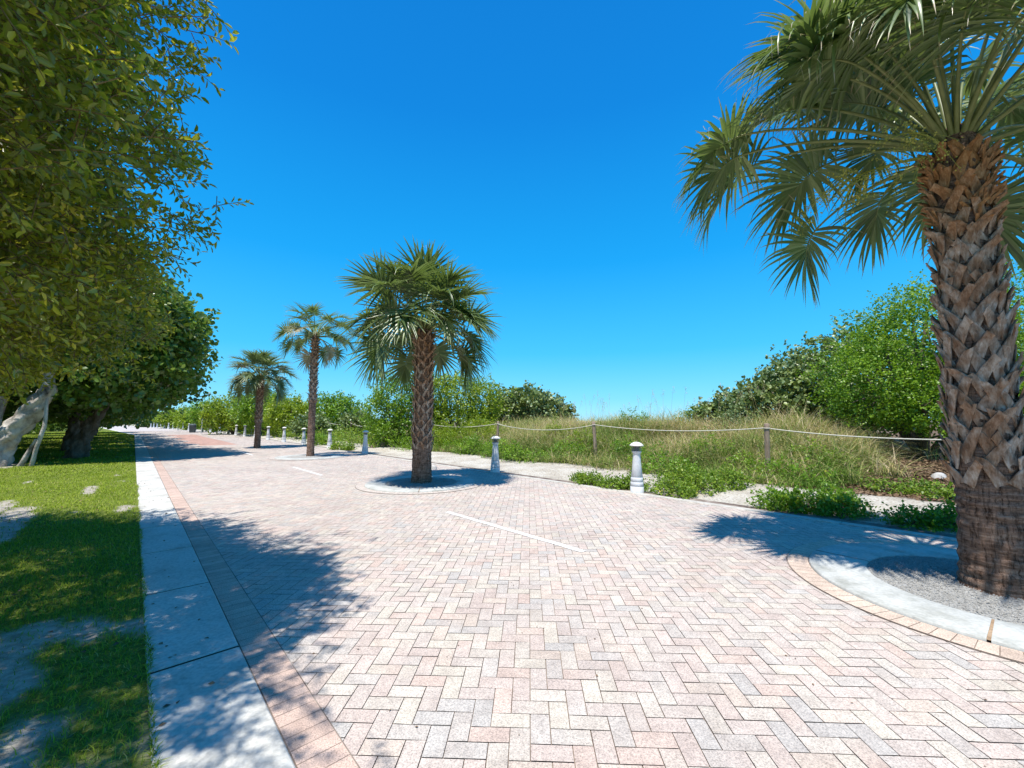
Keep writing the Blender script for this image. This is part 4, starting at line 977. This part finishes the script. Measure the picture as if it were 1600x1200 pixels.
# left row of trees
def big_tree(name, label, ts_trunk, trunk_pts, rs, lobes_ts, n, size, m, tpl, seed, width, bark, per=9, cut=1.6, spread=None, group='trees in a row on the lawn', depth=.45, shoots=.12, extra=None, droop=.1, twigs=False, bright=0):
    x0, y0 = TS(*ts_trunk); root = empty(name, (x0, y0, 0)); tag(root, label, 'tree', group); rng = np.random.default_rng(seed)
    lob = []
    for (t, s, z, r1, r2, r3) in lobes_ts:
        x, y = TS(t, s); lob.append((x - x0, y - y0, z, r1, r2, r3))
    crown('crown', lob, n, size, m, tpl, seed, parent=root, per=per, spread=spread or size * 1.5, width=width, depth=depth, shoots=shoots, cut_low=cut, up=.45, droop=droop, twigs=twigs, bright=bright)
    mb = MB(); P = np.array(trunk_pts, float)
    tt = np.linspace(0, len(P) - 1, 46); Pi = np.stack([np.interp(tt, np.arange(len(P)), P[:, k]) for k in range(3)], -1)
    for _ in range(2): Pi[1:-1] = (Pi[:-2] + Pi[1:-1] * 2 + Pi[2:]) / 4
    mb.tube(Pi, np.interp(tt, np.arange(len(P)), rs), n=28, wob=.38, seed=seed)
    if extra:
        for (q, r) in extra:
            q = np.array(q, float); t2 = np.linspace(0, len(q) - 1, 12); mb.tube(np.stack([np.interp(t2, np.arange(len(q)), q[:, k]) for k in range(3)], -1), np.linspace(r[0], r[1], 12), n=10, wob=.2, seed=seed + 3)
    limbs(mb, Pi[-1], lob[:4], rs[-1] * .8, rng)
    mb.build('trunk', M[bark], root); return root
# near tree, olive glossy leaves; some out-of-view lobes added to shade the lawn
TA = (5.0, -3.6)
big_tree('lawn_tree', 'nearest dense olive-green tree filling the left side, leaves overhanging the sidewalk', TA, [(0, 0, -.1), (.1, .1, .8), (.05, .3, 1.6), (0, .2, 2.6)], [.30, .24, .20, .2],
         [(2.9, -1.72, 4.15, 1.5, 1.5, 1.85), (3.2, -4.6, 4.6, 2.1, 2.1, 1.8), (4.0, -1.0, 5.6, 1.0, 1.0, .9), (3.9, -1.6, 4.1, 1.7, 1.7, 2.0), (4.7, -1.8, 4.0, 1.9, 1.9, 2.1), (6.0, -2.05, 4.0, 1.9, 1.9, 2.1), (7.3, -2.5, 3.9, 1.8, 1.9, 2.0), (8.3, -3.4, 3.8, 1.9, 1.9, 2.0), (5.2, -2.8, 5.7, 2.4, 2.4, 1.8), (4.0, -1.6, 5.4, 1.5, 1.5, 1.5), (6.3, -2.1, 5.2, 1.6, 1.6, 1.5), (8.8, -4.3, 3.6, 2.0, 2.0, 1.8), (2.4, -3.4, 4.4, 1.6, 1.6, 1.8), (7.0, -1.15, 2.9, 1.3, 1.3, 1.0), (7.8, -3.9, 5.0, 1.8, 1.8, 1.6), (5.5, -4.2, 4.7, 2.3, 2.3, 1.9), (6.6, -1.95, 3.0, 1.6, 1.6, 1.2), (5.0, -1.35, 3.1, 1.4, 1.4, 1.2), (8.0, -2.6, 3.0, 1.6, 1.6, 1.2), (4.1, -.7, 5.35, .75, .75, .6)],
         325000, .067, M['leafA'], LEAF_LONG, 401, .5, 'greybark', per=12, cut=1.8, depth=.5, shoots=.04, spread=.105, twigs=True, bright=.55)
# sea grapes beyond
big_tree('sea_grape_tree', 'pale gnarled leaning trunk tree at the left edge of the lawn', (21.9, -3.3), [(0, 0, -.1), (.05, .05, .6), (.35, .1, 1.2), (.9, .2, 2.0), (1.2, .25, 2.6), (1.0, .3, 3.4)], [.34, .27, .30, .26, .20, .15],
         [(24.8, -4.3, 4.5, 2.7, 2.7, 2.4), (22.9, -1.0, 4.6, 2.6, 2.6, 2.6), (25.2, -4, 5.2, 3.0, 3.0, 2.4), (23.2, -7.6, 4.2, 2.8, 2.8, 2.3), (22.2, -.6, 3.8, 2.0, 2, 1.7), (22.4, .4, 4.7, 1.9, 1.9, 2.0), (22, -.8, 6.3, 2.0, 2.0, 1.6), (24.2, -3.4, 6.4, 2.4, 2.4, 1.7), (22.6, .9, 5.6, 1.3, 1.3, 1.3)],
         42000, .17, M['leafgrape'], LEAF_ROUND, 402, .95, 'palebark', cut=2.15,
         extra=[(((-.55, -.2, -.1), (-.35, -.1, .45), (-.1, 0, .9), (.2, .1, 1.4)), (.20, .14)), (((1.05, .1, -.1), (1.15, .1, .5), (1.35, .15, 1.4), (1.25, .2, 2.3)), (.06, .05)), (((.75, .0, -.1), (.95, .1, .5), (1.15, .1, .9)), (.08, .04)), (((-.9, .5, -.1), (-1.0, .5, 1.2), (-.9, .6, 2.4)), (.3, .22)), (((0.4, -.5, -.12), (0, -.35, .1), (-.2, 0, .4)), (.10, .16)), (((-.7, -.8, -.14), (-.3, -.4, .12), (0, 0, .35)), (.09, .18))])
big_tree('sea_grape_tree', 'grey trunk tree second from the left edge on the lawn', (24.6, -1.55), [(-.2, 0, -.1), (0, .1, .8), (.35, .2, 1.7), (.7, .3, 2.8)], [.34, .24, .20, .18],
         [(25.2, -1.2, 4.5, 2.6, 2.6, 2.6), (26.5, .2, 4.2, 2.2, 2.2, 2.3), (27.5, -3, 5.0, 3, 3, 2.4), (24.6, .9, 4.3, 1.6, 1.6, 1.9)], 22000, .17, M['leafgrape'], LEAF_ROUND, 403, .95, 'greybark', cut=2.0)
LB = ['third tree in the row with a dark thin trunk on the lawn', 'fourth dark tree along the sidewalk', 'fifth dark tree along the sidewalk', 'sixth small dark tree near the end of the sidewalk', 'seventh distant dark tree at the road end', 'farthest dark tree where the road vanishes']
for k, (t, s) in enumerate(((30.5, -2.4), (36.5, -2.6), (43, -2.4), (51, -2.8), (60, -2.8), (71, -3.2))):
    h = 1 - .07 * k
    big_tree('sea_grape_tree', LB[k], (t, s), [(0, 0, -.1), (.1, .1, .9), (.2, .1, 2.0), (.2, 0, 2.8)], [.26, .2, .17, .15],
             [(t, s + .6, 3.9 * h + .2, 3.2, 3.2, 2.5 * h), (t + 2, s + 2.0, 3.5 * h + .2, 2.4, 2.4, 2.0 * h), (t - 2, s + 1.4, 3.6 * h + .2, 2.4, 2.4, 2.0 * h), (t + 1, s - 2, 4.4 * h, 3, 3, 2.4 * h)],
             int(11000 - 1000 * k), .20 + .02 * k, M['leafgrape'], LEAF_ROUND, 410 + k, .95, 'greybark', cut=1.7 - .12 * k)
# trees behind the row, deeper on the lawn
LD = ['shaded tree behind the pale gnarled trunk at the left edge', 'shaded tree deep behind the second trunk on the lawn', 'shaded tree deep on the lawn with a leaning trunk', 'dark tree far back on the lawn among the trunks', 'farthest dark tree at the back of the lawn']
for k, (t, s) in enumerate(((20, -8.5), (29, -7.5), (27, -12), (38, -8), (50, -9))):
    big_tree('shade_tree', LD[k], (t, s), [(0, 0, -.1), (.3, .1, .9), (.2 + .3 * k, .1, 2.0), (.6, 0, 2.8)], [.32, .24, .2, .18],
             [(t, s, 4.0, 3.6, 3.6, 2.7), (t + 2.5, s + 1.0, 3.8, 3.0, 3.0, 2.4), (t - 2.5, s - 1, 3.8, 3.0, 3.0, 2.4)], 9000, .22, M['leafgrape'], LEAF_ROUND, 430 + k, .95, 'palebark' if k in (1, 3) else 'greybark', cut=1.6, group='shaded trees at the back of the lawn')
# dark hedge closing the back of the lawn
for k, (t, s, w_) in enumerate(((14, -17, 5), (23, -16.5, 5), (33, -15, 5), (44, -14, 6), (57, -13, 6), (72, -11, 7), (90, -9, 8))):
    x, y = TS(t, s); lob = [(0, 0, 1.4, w_, w_ * .6, 1.5), (w_ * .5, 1, 1.7, w_ * .5, w_ * .5, 1.4), (-w_ * .5, -1, 1.6, w_ * .6, w_ * .5, 1.4)]
    lbs = ['nearest dark hedge bush at the back of the lawn', 'second dark hedge bush at the back of the lawn', 'third dark hedge bush behind the tree trunks', 'fourth dark hedge bush behind the tree trunks', 'fifth dark hedge bush far behind the trunks', 'sixth hedge bush beside the end of the sidewalk', 'farthest hedge bush at the road end']
    bush('hedge_bush', lbs[k], 'hedge', (x, y), lob, 7000, .26, M['leafgrape'], LEAF_ROUND, 460 + k, group='hedge bushes at the back of the lawn', base_z=0, cut=.02)
